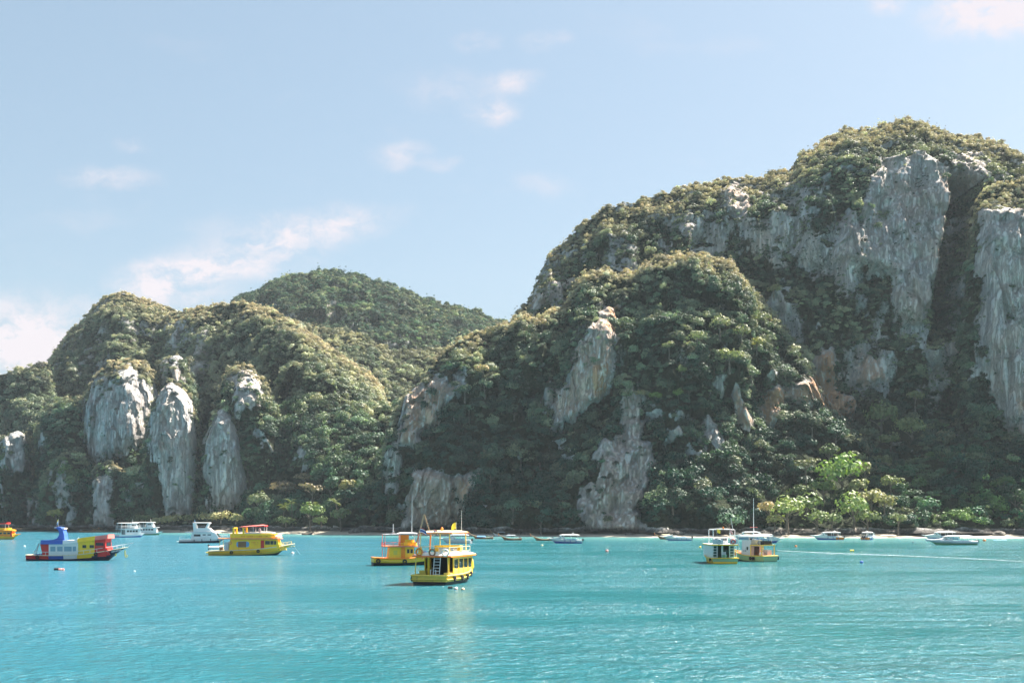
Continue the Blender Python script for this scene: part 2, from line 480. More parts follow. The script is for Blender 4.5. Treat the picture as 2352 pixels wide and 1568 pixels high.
def mass(name, label, crest, yc, yf, zf=1.0, prof=DOME, back=60, step=4.0, rows=120, amp=1.0, edge=0.0, rocks=(), veg=1.0, lower=2.2, sd_=0, feather=5, gullies=(), size=1.0, dry=0.5, scrub=0.5, pale=0.3, rough=0.0):  # pale and dry also put sunlight into the cover colour
    cr = np.array(crest, float)
    seg = np.hypot(np.diff(cr[:, 0]), np.diff(cr[:, 1]))
    acc = np.concatenate([[0], np.cumsum(seg)])
    n = max(int(acc[-1] / step), 12)
    tt = np.linspace(0, acc[-1], n)
    x = np.interp(tt, acc, cr[:, 0]); y = np.interp(tt, acc, cr[:, 1])
    k = np.array([1, 2, 3, 2, 1]) / 9
    y[2:-2] = np.convolve(y, k, 'valid')
    if rough: y = y + rough * fbm(np.stack([x / 38.0, 0 * x + 4.2, 0 * x], -1), 4)
    YC = np.interp(x, *zip(*yc)) if isinstance(yc, list) else np.full(n, float(yc))
    YF = shore(x) + yf[1] if isinstance(yf, tuple) else (np.interp(x, *zip(*yf)) if isinstance(yf, list) else np.full(n, float(yf)))
    YF = np.minimum(YF, YC - 4)
    if edge:
        e = np.clip(2 * (x - x[0]) / (x[-1] - x[0]) - 1, -1, 1)
        bend = edge * (1 - np.sqrt(np.maximum(1 - e * e, 0)))
        YC = YC + bend; YF = YF + bend
    ZC = np.maximum(CH + (HY - y) / F * YC - lower, zf + .5)
    s = np.linspace(0, 1, rows) ** 0.9
    d = curve_interp(prof, s)
    d = np.convolve(np.pad(d, 4, mode='edge'), np.ones(9) / 9, 'valid')
    d[0] = 0; d[-1] = 1
    Yg = YF[:, None] + (YC - YF)[:, None] * d[None]
    Zg = zf + (ZC - zf)[:, None] * s[None]
    nb = 14
    tb = np.linspace(0, 1, nb + 1)[1:]
    Yb = YC[:, None] + back * tb[None] ; Zb = ZC[:, None] - (ZC - zf)[:, None] * (0.95 * tb[None] ** 1.7)
    Xf = (x - CX)[:, None] / F * Yg; Xb = (x - CX)[:, None] / F * (YC[:, None] + back * .15 * tb[None])
    X = np.concatenate([Xf, Xb], 1); Y = np.concatenate([Yg, Yb], 1); Z = np.concatenate([Zg, Zb], 1)
    sg = np.concatenate([np.broadcast_to(s, (n, rows)), np.full((n, nb), 1.0)], 1)
    front = np.concatenate([np.ones((n, rows)), np.zeros((n, nb))], 1)
    P = np.stack([X, Y, Z], -1)
    px = CX + F * X / Y; py = HY - F * (Z - CH) / Y
    jit = fbm(P / 9.0 + sd_, 4) * 20 + fbm(P * np.array([.25, .25, .07]) + sd_, 4) * 22
    holes = 1 - sstep(.10, .38, fbm(P * np.array([.09, .09, .05]) + 60 + sd_, 4)) * .8
    rock = np.zeros(X.shape); stain = np.zeros(X.shape)
    dY = np.zeros(X.shape)
    for (poly, bare, st, proud) in rocks:
        q = np.array(poly)
        if q[:, 0].max() < x[0] - 20 or q[:, 0].min() > x[-1] + 20: continue
        sdv = poly_sd(px, py, poly)
        r = sstep(-feather * 3.4, feather * 2.2, sdv + jit + 4) * bare * front * np.where(sdv > 14, holes * .5 + .5, holes)
        rock = np.maximum(rock, r)
        stain = np.maximum(stain, sstep(-10, 14, sdv + jit) * st * front)
        dY -= proud * .7 * sstep(-9, 14, sdv + jit * .5) * front
    for (poly, deep, fea) in gullies:
        dY += deep * sstep(-fea, fea, poly_sd(px, py, poly) + jit * .4) * front
    fade = 1 - 0.75 * sg ** 10
    n1 = fbm(P / 42.0 + 3.1 + sd_, 3) * 13 * amp
    rg = (.5 - np.abs(fbm(P * np.array([.035, .035, .012]) + 21 + sd_, 3)) * 2.4) * 8 * amp
    n2 = fbm(P / 14.0 + 9.7 + sd_, 3) * 7.5 * amp
    n3 = fbm(P / 4.5 + 5.7 + sd_, 2) * 1.6
    fl = (1 - np.abs(fbm(P * np.array([.060, .060, .005]) + 31 + sd_, 2)) * 2.6) * 5.0 * np.clip(rock, 0, 1)
    fl += (1 - np.abs(fbm(P * np.array([.26, .26, .012]) + sd_, 3)) * 2.2) * 2.2 * np.clip(rock, 0, 1)
    fl += (np.abs(fbm(P * np.array([.12, .12, .012]) + 2 * sd_, 3)) * 2 - .5) * 3.2 * rock
    zz = (Z + 5 * fbm(P / 16.0 + 8 + sd_, 3)) / 13.0
    fl -= .7 * sstep(.0, .10, zz - np.floor(zz)) * sstep(1.0, .5, zz - np.floor(zz)) * rock
    fl *= .5
    bare_ = rock > .12
    if bare_.any():
        Pb = P[bare_]
        blk = slabs(Pb, (9.5, 9.5, 24), 3 + sd_) * 2.4 + slabs(Pb, (4.2, 4.2, 9), 11 + sd_) * .95 + slabs(Pb, (1.9, 1.9, 5), 23 + sd_) * .4
        fl[bare_] += blk * np.clip(rock[bare_] * 1.3, 0, 1)
    dY -= (n1 + rg) * fade * (1 - .45 * rock) + n2 * fade * (1 - .8 * rock) + n3 * (1 - .75 * rock) + fl
    Y2 = Y + dY
    nt, mt = X.shape
    # sprinkle of small bare spots on steep ground
    P2 = np.stack([X, Y2, Z], -1)
    du = np.gradient(P2, axis=0); dv = np.gradient(P2, axis=1)
    N = np.cross(du, dv); N /= (np.linalg.norm(N, axis=-1, keepdims=True) + 1e-9)
    spots = sstep(.22, .40, fbm(P * np.array([.07, .07, .035]) + 40 + sd_, 4)) * sstep(.50, .25, N[..., 2]) * front * .75
    thin = scrub * sstep(.74, .44, N[..., 2]) * sstep(-.30, .25, fbm(P * np.array([.06, .06, .03]) + 77 + sd_, 4)) * (sstep(6, 30, Z) * 1.25 if prof is TOWER else sstep(25, 75, Z)) * front * .55
    rock = np.clip(np.maximum(np.maximum(rock, spots), thin), 0, 1)
    rock = np.maximum(rock, sstep(3.6, 2.6, Z + 1.2 * fbm(P / 6.0, 2)) * front)
    idx = np.arange(nt * mt).reshape(nt, mt)
    Fq = np.stack([idx[:-1, :-1], idx[1:, :-1], idx[1:, 1:], idx[:-1, 1:]], -1).reshape(-1, 4)
    me = bpy.data.meshes.new(name)
    me.vertices.add(nt * mt); me.vertices.foreach_set('co', P2.ravel())
    me.loops.add(Fq.size); me.loops.foreach_set('vertex_index', Fq.ravel().astype(np.int32))
    me.polygons.add(len(Fq)); me.polygons.foreach_set('loop_start', np.arange(0, Fq.size, 4, dtype=np.int32))
    me.polygons.foreach_set('use_smooth', np.ones(len(Fq), bool))
    me.update(calc_edges=True)
    me.materials.append(KARST)
    for k_, a in (('rock', rock), ('stain', np.clip(stain, 0, 1.5))):
        at = me.attributes.new(k_, 'FLOAT', 'POINT'); at.data.foreach_set('value', a.ravel().astype(np.float32))
    o = link_mesh(name, me); tag(o, label, kind='structure')
    ci = np.clip((py / 4).astype(int), 0, DEPTH.shape[0] - 1); cj = np.clip((px / 4).astype(int), 0, DEPTH.shape[1] - 1)
    ok = (px > -4) & (px < 2356) & (py > 0)
    np.minimum.at(DEPTH, (ci[ok], cj[ok]), Y2[ok])
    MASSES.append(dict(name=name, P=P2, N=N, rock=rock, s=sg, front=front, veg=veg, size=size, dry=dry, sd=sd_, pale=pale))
    return o

mass('back_hill', 'far rounded hill of blue green jungle in the gap', [(440,760),(520,705),(550,682),(600,657),(650,632),(700,623),(750,619),(820,627),(880,647),(950,670),(1000,692),(1060,707),(1110,720),(1180,742),(1320,800)],
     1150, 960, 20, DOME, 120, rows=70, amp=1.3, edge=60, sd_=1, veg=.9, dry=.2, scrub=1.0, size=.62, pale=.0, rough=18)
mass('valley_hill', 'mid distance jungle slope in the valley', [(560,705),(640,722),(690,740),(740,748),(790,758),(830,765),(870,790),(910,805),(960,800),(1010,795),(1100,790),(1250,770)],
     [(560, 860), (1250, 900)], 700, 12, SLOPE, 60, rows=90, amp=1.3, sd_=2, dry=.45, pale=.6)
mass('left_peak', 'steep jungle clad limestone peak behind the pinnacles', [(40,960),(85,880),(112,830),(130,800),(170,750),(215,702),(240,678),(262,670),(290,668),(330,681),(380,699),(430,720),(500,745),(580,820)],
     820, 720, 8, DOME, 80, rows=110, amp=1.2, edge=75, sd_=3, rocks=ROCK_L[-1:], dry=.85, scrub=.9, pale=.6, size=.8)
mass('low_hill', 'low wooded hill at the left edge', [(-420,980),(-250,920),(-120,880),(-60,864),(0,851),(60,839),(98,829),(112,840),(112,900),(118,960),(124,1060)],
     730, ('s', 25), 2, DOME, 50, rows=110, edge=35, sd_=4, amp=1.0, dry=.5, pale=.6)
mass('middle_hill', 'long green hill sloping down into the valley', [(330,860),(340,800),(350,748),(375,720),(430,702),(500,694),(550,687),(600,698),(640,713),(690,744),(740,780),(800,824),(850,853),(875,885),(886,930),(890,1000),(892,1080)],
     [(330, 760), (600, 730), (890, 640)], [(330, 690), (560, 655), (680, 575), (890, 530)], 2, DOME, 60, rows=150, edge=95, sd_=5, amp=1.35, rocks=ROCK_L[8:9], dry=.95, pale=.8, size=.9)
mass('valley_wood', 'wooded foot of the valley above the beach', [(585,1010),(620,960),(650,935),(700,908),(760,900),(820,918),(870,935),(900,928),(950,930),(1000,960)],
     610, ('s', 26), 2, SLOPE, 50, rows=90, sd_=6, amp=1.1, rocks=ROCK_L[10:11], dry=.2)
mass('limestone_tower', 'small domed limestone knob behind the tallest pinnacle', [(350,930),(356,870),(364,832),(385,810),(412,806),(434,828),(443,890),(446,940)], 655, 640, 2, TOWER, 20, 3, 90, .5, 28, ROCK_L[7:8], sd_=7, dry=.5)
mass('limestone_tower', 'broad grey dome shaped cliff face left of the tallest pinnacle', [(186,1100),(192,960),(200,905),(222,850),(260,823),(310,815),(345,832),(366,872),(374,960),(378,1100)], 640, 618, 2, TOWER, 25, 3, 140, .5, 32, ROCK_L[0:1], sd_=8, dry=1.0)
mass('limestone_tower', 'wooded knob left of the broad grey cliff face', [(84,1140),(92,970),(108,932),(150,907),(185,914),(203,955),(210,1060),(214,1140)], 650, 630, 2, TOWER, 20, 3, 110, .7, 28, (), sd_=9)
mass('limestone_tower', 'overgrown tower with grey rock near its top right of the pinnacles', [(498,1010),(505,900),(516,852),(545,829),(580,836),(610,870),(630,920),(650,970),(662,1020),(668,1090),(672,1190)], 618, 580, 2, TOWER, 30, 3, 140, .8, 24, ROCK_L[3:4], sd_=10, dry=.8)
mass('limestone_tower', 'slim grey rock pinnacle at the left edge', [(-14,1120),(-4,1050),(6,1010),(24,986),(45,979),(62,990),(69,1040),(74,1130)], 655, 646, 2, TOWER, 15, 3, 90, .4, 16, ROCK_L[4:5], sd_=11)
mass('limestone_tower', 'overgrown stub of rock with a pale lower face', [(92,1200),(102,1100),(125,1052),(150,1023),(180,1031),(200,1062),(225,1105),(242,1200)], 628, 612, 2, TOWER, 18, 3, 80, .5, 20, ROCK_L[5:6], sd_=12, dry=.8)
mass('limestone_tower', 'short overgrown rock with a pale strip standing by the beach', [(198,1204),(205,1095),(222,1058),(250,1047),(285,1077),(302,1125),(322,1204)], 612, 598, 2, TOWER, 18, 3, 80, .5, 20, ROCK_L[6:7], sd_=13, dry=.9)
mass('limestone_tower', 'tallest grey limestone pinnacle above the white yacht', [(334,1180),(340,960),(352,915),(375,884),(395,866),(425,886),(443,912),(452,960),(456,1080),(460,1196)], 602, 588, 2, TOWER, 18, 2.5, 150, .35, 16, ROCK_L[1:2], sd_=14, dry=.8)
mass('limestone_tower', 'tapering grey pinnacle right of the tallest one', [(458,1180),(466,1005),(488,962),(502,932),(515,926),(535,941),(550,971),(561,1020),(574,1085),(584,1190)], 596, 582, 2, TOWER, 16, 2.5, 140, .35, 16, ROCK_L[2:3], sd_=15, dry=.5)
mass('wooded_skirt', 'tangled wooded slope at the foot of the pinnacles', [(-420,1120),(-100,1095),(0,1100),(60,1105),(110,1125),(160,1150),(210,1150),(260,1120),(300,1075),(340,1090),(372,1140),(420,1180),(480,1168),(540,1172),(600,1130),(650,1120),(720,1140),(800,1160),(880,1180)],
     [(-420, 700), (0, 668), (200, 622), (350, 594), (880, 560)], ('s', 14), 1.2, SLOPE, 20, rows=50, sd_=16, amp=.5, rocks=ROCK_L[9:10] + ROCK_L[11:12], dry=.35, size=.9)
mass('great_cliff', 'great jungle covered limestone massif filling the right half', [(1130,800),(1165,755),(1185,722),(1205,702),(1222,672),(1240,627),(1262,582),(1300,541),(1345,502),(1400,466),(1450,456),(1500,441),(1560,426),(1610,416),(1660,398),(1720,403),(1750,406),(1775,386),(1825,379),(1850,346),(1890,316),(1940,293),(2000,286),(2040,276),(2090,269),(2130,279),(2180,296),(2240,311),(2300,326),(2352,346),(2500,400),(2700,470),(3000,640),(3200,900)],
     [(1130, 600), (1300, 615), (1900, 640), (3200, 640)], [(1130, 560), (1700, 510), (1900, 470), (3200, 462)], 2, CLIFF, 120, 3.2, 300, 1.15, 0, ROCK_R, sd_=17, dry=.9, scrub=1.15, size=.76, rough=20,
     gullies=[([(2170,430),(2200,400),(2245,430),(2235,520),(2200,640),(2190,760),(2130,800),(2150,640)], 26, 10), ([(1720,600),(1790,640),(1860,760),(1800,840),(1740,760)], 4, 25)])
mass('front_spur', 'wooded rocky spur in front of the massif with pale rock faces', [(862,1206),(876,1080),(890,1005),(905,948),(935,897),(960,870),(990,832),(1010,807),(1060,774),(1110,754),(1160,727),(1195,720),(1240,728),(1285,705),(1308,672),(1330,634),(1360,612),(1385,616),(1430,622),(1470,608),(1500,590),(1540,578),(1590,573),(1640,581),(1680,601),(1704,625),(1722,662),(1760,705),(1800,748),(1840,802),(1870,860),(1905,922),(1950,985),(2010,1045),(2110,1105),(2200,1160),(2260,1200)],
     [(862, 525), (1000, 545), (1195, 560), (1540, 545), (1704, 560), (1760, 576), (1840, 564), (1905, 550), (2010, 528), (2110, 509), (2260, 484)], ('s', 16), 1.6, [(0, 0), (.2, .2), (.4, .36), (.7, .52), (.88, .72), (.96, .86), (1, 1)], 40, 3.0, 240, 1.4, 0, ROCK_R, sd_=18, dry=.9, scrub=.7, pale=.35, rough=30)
mass('rock_pillar', 'tall fluted grey rock pillar at the right edge', [(2196,900),(2206,700),(2224,600),(2240,452),(2262,424),(2300,414),(2352,404),(2400,385),(2450,320),(2520,255),(2650,215),(2800,230),(3000,330),(3200,640)],  # crest past the right edge is unseen, raised to shade the lower slopes
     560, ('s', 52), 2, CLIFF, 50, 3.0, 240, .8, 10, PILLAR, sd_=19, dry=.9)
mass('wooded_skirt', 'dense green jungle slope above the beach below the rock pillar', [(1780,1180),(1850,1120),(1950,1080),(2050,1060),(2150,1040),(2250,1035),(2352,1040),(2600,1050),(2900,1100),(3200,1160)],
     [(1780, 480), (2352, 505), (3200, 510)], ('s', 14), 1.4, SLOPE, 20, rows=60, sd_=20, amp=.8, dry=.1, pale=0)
# ------------------------------------------------------------------ trees
def leaf_quads(centers, normals, size, r):
    """one small bent leaf spray per centre; returns verts, faces"""
    n = len(centers)
    a = r.normal(size=(n, 3)); t1 = np.cross(normals, a); t1 /= np.linalg.norm(t1, axis=1)[:, None] + 1e-9
    t2 = np.cross(normals, t1)
    sz = (size * r.uniform(.6, 1.35, n))[:, None]
    v = np.stack([centers - t1 * sz * .5, centers + t2 * sz * .42 - normals * sz * .08, centers + t1 * sz * .62 - normals * sz * .18, centers - t2 * sz * .42 - normals * sz * .08], 1)
    return v.reshape(-1, 3), np.arange(4 * n).reshape(n, 4)

def mesh_np(name, V, Fq, mat, smooth=False):
    me = bpy.data.meshes.new(name)
    me.from_pydata(np.asarray(V).tolist(), [], [list(map(int, f)) for f in Fq])
    me.materials.append(mat)
    if smooth:
        for p in me.polygons: p.use_smooth = True
    return me

def crown_mesh(seed, nl, nq, leaf, rx=1.0, rz=.72, zc=1.35, lobe=(.30, .50), flat=False, droop=0.0):
    """a crown of radius ~1: leafy lobes gathered round a dome, open between them"""
    r = np.random.default_rng(seed)
    C, N = [], []
    for k in range(nl):
        th = r.uniform(0, 2 * math.pi); ph = math.asin(r.uniform(-.35, 1.0))
        rad = r.uniform(.35, .78)
        c = np.array([math.cos(th) * math.cos(ph) * rad * rx, math.sin(th) * math.cos(ph) * rad * rx, math.sin(ph) * rad * rz])
        if flat: c[2] = r.choice([-.32, 0.02, .34]) * rz + r.normal() * .03
        lr = r.uniform(*lobe)
        m = int(nq / nl)
        d = r.normal(size=(m, 3)); d /= np.linalg.norm(d, axis=1)[:, None]
        keep = (d[:, 2] > -.55)
        d = d[keep]
        rr = lr * r.uniform(.84, 1.05, len(d))[:, None]
        sc = np.array([1.15, 1.15, .35 if flat else .82])
        C.append(c + d * rr * sc); N.append(d + r.normal(size=d.shape) * .24 + np.array([0, 0, .2]))
    C = np.concatenate(C); N = np.concatenate(N); N /= np.linalg.norm(N, axis=1)[:, None]
    C[:, 2] += zc - droop * (C[:, 0] ** 2 + C[:, 1] ** 2)
    V, Fq = leaf_quads(C, N, leaf, r)
    return V, Fq

def tube_np(pts, rad, n=6):
    V, Fq = [], []
    pts = [Vector(p) for p in pts]
    for i, p in enumerate(pts):
        t = (pts[min(i + 1, len(pts) - 1)] - pts[max(i - 1, 0)]).normalized()
        a = t.cross(Vector((0.3, 1, 0.1))).normalized(); b = t.cross(a)
        for k in range(n):
            an = 2 * math.pi * k / n
            V.append(p + (a * math.cos(an) + b * math.sin(an)) * rad[i])
        if i:
            for k in range(n):
                Fq.append((n * (i - 1) + k, n * (i - 1) + (k + 1) % n, n * i + (k + 1) % n, n * i + k))
    return [tuple(v) for v in V], Fq

def trunk_mesh(seed, h=1.35, r0=.085, limbs=4):
    r = random.Random(seed)
    pts = [(0, 0, -.25), (r.uniform(-.04, .04), r.uniform(-.04, .04), h * .45), (r.uniform(-.08, .08), r.uniform(-.08, .08), h)]
    V, Fq = tube_np(pts, [r0 * 1.25, r0 * .85, r0 * .4], 7)
    for k in range(limbs):
        an = 6.28 * (k + r.random() * .6) / limbs
        z0 = h * r.uniform(.5, .8)
        v, f = tube_np([(0, 0, z0), (math.cos(an) * .3, math.sin(an) * .3, z0 + .28), (math.cos(an) * .6, math.sin(an) * .6, z0 + .42)], [r0 * .5, r0 * .34, r0 * .14], 5)
        o = len(V); V += v; Fq += [tuple(i + o for i in q) for q in f]
    return mesh_np('trunk', V, Fq, BARK, True)

KIND = {}
for k in range(6):
    V, Fq = crown_mesh(100 + k, [9, 13, 11, 16, 8, 14][k], [420, 520, 460, 560, 380, 500][k], [.21, .18, .2, .17, .23, .19][k], 1.0, [.72, .85, .62, .75, .95, .66][k])
    KIND[k] = (mesh_np('crown', V, Fq, LEAF), trunk_mesh(200 + k))
V, Fq = crown_mesh(150, 14, 460, .17, 1.1, .62, 1.5, (.26, .42), flat=True)
KIND['umbrella'] = (mesh_np('crown', V, Fq, LEAF), trunk_mesh(250, 1.45, .06, 6))
V, Fq = crown_mesh(151, 7, 150, .15, .55, 1.5, 1.7, (.16, .28))
KIND['spindly'] = (mesh_np('crown', V, Fq, LEAF), trunk_mesh(251, 2.2, .05, 5))
V, Fq = crown_mesh(152, 22, 620, .15, 1.0, .9, 1.25, (.26, .38))
KIND['round'] = (mesh_np('crown', V, Fq, LEAF), trunk_mesh(252, 1.2, .07, 4))
V, Fq = crown_mesh(153, 10, 420, .2, 1.0, .55, .42, (.32, .5))
KIND['bush'] = (mesh_np('crown', V, Fq, LEAF), trunk_mesh(253, .4, .06, 5))

DARK, MID, OLIVE, TAN, BRIGHT = (.014, .062, .050), (.058, .135, .085), (.235, .285, .175), (.58, .46, .36), (.20, .31, .075)  # OLIVE and TAN raised for sunlit canopy, DARK and MID cooled like shade
TREES = []
def tree(kind, base, r, tint, label, group, name='tree', cat='tree', rz=None):
    root = empty(name, base, random.uniform(0, 6.28) if rz is None else rz, label, cat, group)
    root.scale = (r, r, r * random.uniform(.92, 1.1))
    cm, tm = KIND[kind]
    c = link_mesh('crown', cm, root); c['tint'] = tuple(tint)
    link_mesh('trunk', tm, root)
    TREES.append(root)
    return root

HAND = []
def land_depth(x, y):
    i, j = int(y / 4), int(x / 4)
    blk = DEPTH[max(i - 1, 0):i + 2, max(j - 1, 0):j + 2]
    v = blk[blk < 1e8]
    return float(np.median(v)) if len(v) else 520.0

def tree_at(kind, x, y, rpx, tint, label, group, **kw):
    if group == G1: rpx *= 1.25
    """crown centre seen at x, y with radius rpx; stands on the land behind that spot"""
    Y = land_depth(x, y + rpx * .6) - 1.0
    r = rpx * Y / F
    p = world_of(x, y, Y)
    h = {'umbrella': 1.5, 'spindly': 1.7, 'round': 1.25, 'bush': .42}.get(kind, 1.35)
    HAND.append((x, y, rpx, Y))
    tint = tuple(k * .92 + .2 * sum(tint) / 3 + .03 for k in tint)  # raised tints make up for sunlight these crowns lack
    return tree(kind, (p.x, p.y - r * .8, max(p.z - h * r, .9)), r, tint, label, group, **kw)

G1 = 'sunlit trees on the lower right slope'  # pale tints paint the sun onto this clump
tree_at('round', 1922, 1082, 46, (.15, .26, .045), 'large bright green round crowned tree, biggest of the pale trees on the right slope', G1)
tree_at(1, 1800, 1183, 36, (.20, .26, .07), 'yellow green tree by the beach just right of the small tan tree', G1)
tree_at(3, 1763, 1166, 20, (.34, .24, .11), 'small tan tree by the beach above the green fishing boat', G1)
tree_at(0, 1848, 1160, 30, (.12, .19, .05), 'mid green tree between the yellow green tree and the big bright one', G1)
tree_at('round', 1950, 1165, 36, (.16, .24, .06), 'bright green tree standing below the biggest round crowned tree', G1)
tree_at(2, 1992, 1140, 30, (.26, .25, .11), 'pale olive tree right of the bright round crowned tree', G1)
tree_at(4, 1980, 1085, 22, (.20, .20, .09), 'small pale tree touching the right side of the big bright crown', G1)
tree_at(5, 2025, 1152, 22, (.22, .22, .09), 'pale tree at the right end of the sunlit clump', G1)
tree_at(1, 2014, 962, 34, (.11, .16, .06), 'tall grey green tree rising highest on the right slope', G1)
tree_at(3, 2085, 982, 30, (.17, .20, .08), 'pale green tree just right of the tall grey green one', G1)
tree_at(0, 2040, 1010, 22, (.15, .18, .07), 'small pale tree between and below the two tall slope trees', G1)
tree_at('umbrella', 1845, 1060, 24, (.13, .14, .07), 'flat topped grey tree left of the big bright crown', G1)
tree_at(4, 2018, 1060, 20, (.14, .17, .07), 'small grey green tree above the right end of the sunlit clump', G1)
tree_at(2, 2058, 1193, 18, (.14, .18, .09), 'small grey green tree by the beach right of the sunlit clump', G1)
tree_at(2, 2096, 912, 18, (.17, .19, .07), 'lone olive tree on the dark slope above the tall pale trees', G1)
for i, (x, y, r_, tn, lb) in enumerate([
        (1885, 1120, 26, (.14, .21, .07), 'mid green tree directly under the left half of the big bright crown'),
        (1870, 1188, 24, (.13, .19, .06), 'low green tree by the beach between the two brightest shore trees'),
        (1905, 1195, 22, (.17, .22, .08), 'pale green tree by the beach below the big bright crown'),
        (1985, 1192, 24, (.15, .20, .07), 'soft green tree by the beach right of the bright shore tree'),
        (1965, 1120, 22, (.22, .24, .10), 'pale tree squeezed under the right edge of the big bright crown'),
        (1828, 1128, 22, (.15, .20, .07), 'small pale tree above the yellow green shore tree'),
        (1900, 1040, 20, (.12, .17, .07), 'grey green tree just above the big bright crown'),
        (1775, 1195, 18, (.22, .24, .08), 'low yellowish bush tree under the small tan tree'),
        (2040, 1110, 20, (.16, .19, .08), 'pale tree above the right end of the sunlit clump'),
        (1960, 1050, 20, (.15, .18, .08), 'olive tree up slope of the big bright crown')]):
    tree_at(i % 6, x, y, r_, tn, lb, G1)
G2 = 'pale trees standing out on the wooded spur'
tree_at('round', 1564, 850, 15, (.17, .22, .06), 'ball shaped yellow green tree alone on the dark spur', G2)
tree_at('round', 1557, 905, 14, (.15, .24, .04), 'small bright green ball shaped tree below the lone round one', G2)
tree_at(2, 1505, 910, 16, (.17, .24, .04), 'bright green tree left of the two ball shaped trees', G2)
tree_at(2, 1470, 905, 14, (.30, .23, .12), 'pinkish tan tree at the top of the pale cliff foot', G2)
tree_at(0, 1440, 908, 17, (.18, .19, .11), 'grey tan tree above the pale rock that reaches the beach', G2)
tree_at(3, 1600, 775, 22, (.20, .23, .11), 'pale grey green tree at the left of the spur top clump', G2)
tree_at(1, 1650, 745, 26, (.19, .21, .12), 'tall silvery tree in the middle of the spur side clump', G2)
tree_at(5, 1745, 735, 24, (.18, .20, .10), 'silvery tree at the right end of the spur side clump', G2)
tree_at(0, 1700, 770, 24, (.17, .19, .09), 'grey green tree in the spur side clump beside a bright one', G2)
tree_at(2, 1672, 820, 26, (.22, .24, .09), 'pale yellow green tree low in the spur side clump', G2)
tree_at(4, 1735, 790, 18, (.25, .25, .08), 'small yellowish tree low at the right of the spur side clump', G2)
tree_at('umbrella', 1535, 795, 18, (.20, .21, .09), 'flat pale tree alone left of the spur side clump', G2)
tree_at('spindly', 1560, 565, 15, (.17, .19, .08), 'thin spindly tree sticking up from the spur summit', G2)
tree_at('round', 1362, 612, 17, (.06, .10, .05), 'dark round tree poking above the left shoulder of the spur', G2)
tree_at(0, 1245, 745, 15, (.36, .26, .16), 'pinkish leafless looking tree on the spur left of the hump', G2)
tree_at(3, 1775, 665, 18, (.22, .22, .10), 'pale tree standing alone right of the spur summit', G2)
tree_at(2, 1110, 850, 17, (.34, .25, .11), 'orange tan tree on the left shoulder of the spur', G2)
G3 = 'trees behind the beach in the valley'
tree_at('umbrella', 655, 1112, 36, (.22, .15, .10), 'broad layered tree with brownish leaves left of the palms', G3)
tree_at('umbrella', 722, 1122, 30, (.20, .15, .09), 'layered brownish tree behind the middle palm', G3)
tree_at('umbrella', 700, 1092, 24, (.24, .16, .10), 'highest layered brownish tree above the palms', G3)
tree_at(0, 715, 1192, 30, (.11, .18, .05), 'low bright green bush like tree right of the first palm', G3)
tree_at(2, 785, 1185, 26, (.12, .17, .06), 'green tree at the foot of the last palm', G3)
tree_at(1, 600, 1150, 30, (.13, .16, .08), 'grey green tree at the foot of the overgrown tower', G3)
tree_at(4, 800, 1120, 22, (.22, .20, .08), 'olive tree with a flat top right of the palms', G3)
G4 = 'dry bushes at the head of the left beach'
for i, (x, y, r_, tn, lb) in enumerate([
        (372, 1196, 20, (.34, .29, .14), 'pale tan bush on the beach right of the white ferries'),
        (402, 1192, 22, (.36, .31, .14), 'cream coloured bush left of the white yacht mast'),
        (440, 1190, 18, (.20, .20, .09), 'olive bush on the beach directly behind the white yacht'),
        (480, 1188, 22, (.30, .27, .12), 'tan bush on the beach above the yacht bow'),
        (512, 1186, 24, (.33, .29, .12), 'large tan bush on the beach behind the yellow boat stern'),
        (545, 1190, 20, (.24, .24, .11), 'grey tan bush on the beach behind the yellow boat arch'),
        (135, 1180, 20, (.30, .28, .06), 'yellow bush on the shore behind the tricolour boat'),
        (330, 1190, 18, (.14, .17, .07), 'green bush on the shore behind the white ferries'),
        (660, 1196, 22, (.13, .19, .07), 'green bush on the beach left of the dark longtail boat'),
        (740, 1196, 20, (.15, .21, .07), 'light green bush above the dark longtail boat')]):
    tree_at('bush', x, y, r_, tn, lb, G4, name='bush', cat='bush')

# ---- palms
def palm(x, ybase, ytop, lean, label):
    Y = shore(x) + 20
    b = world_of(x, ybase, Y); b.z = 1.2
    h = (ybase - ytop) / F * Y
    root = empty('palm_tree', b, 0, label, 'palm tree', 'palms behind the beach')
    pts = [(lean * h * t * t, 0, h * t - .3 * (t == 0)) for t in np.linspace(0, 1, 7)]
    V, Fq = tube_np(pts, [.26, .2, .18, .17, .16, .15, .13], 7)
    link_mesh('trunk', mesh_np('trunk', V, Fq, BARK, True), root)
    for k in range(15):
        fr = link_mesh('frond', FROND, root)
        fr.location = (lean * h, 0, h)
        fr.rotation_euler = (random.uniform(-.25, .25), random.uniform(-.75, .55), 6.283 * k / 15 + random.uniform(-.15, .15))
        fr['tint'] = (.16, .19, .07)
        sc = random.uniform(.85, 1.1); fr.scale = (sc, sc, sc)

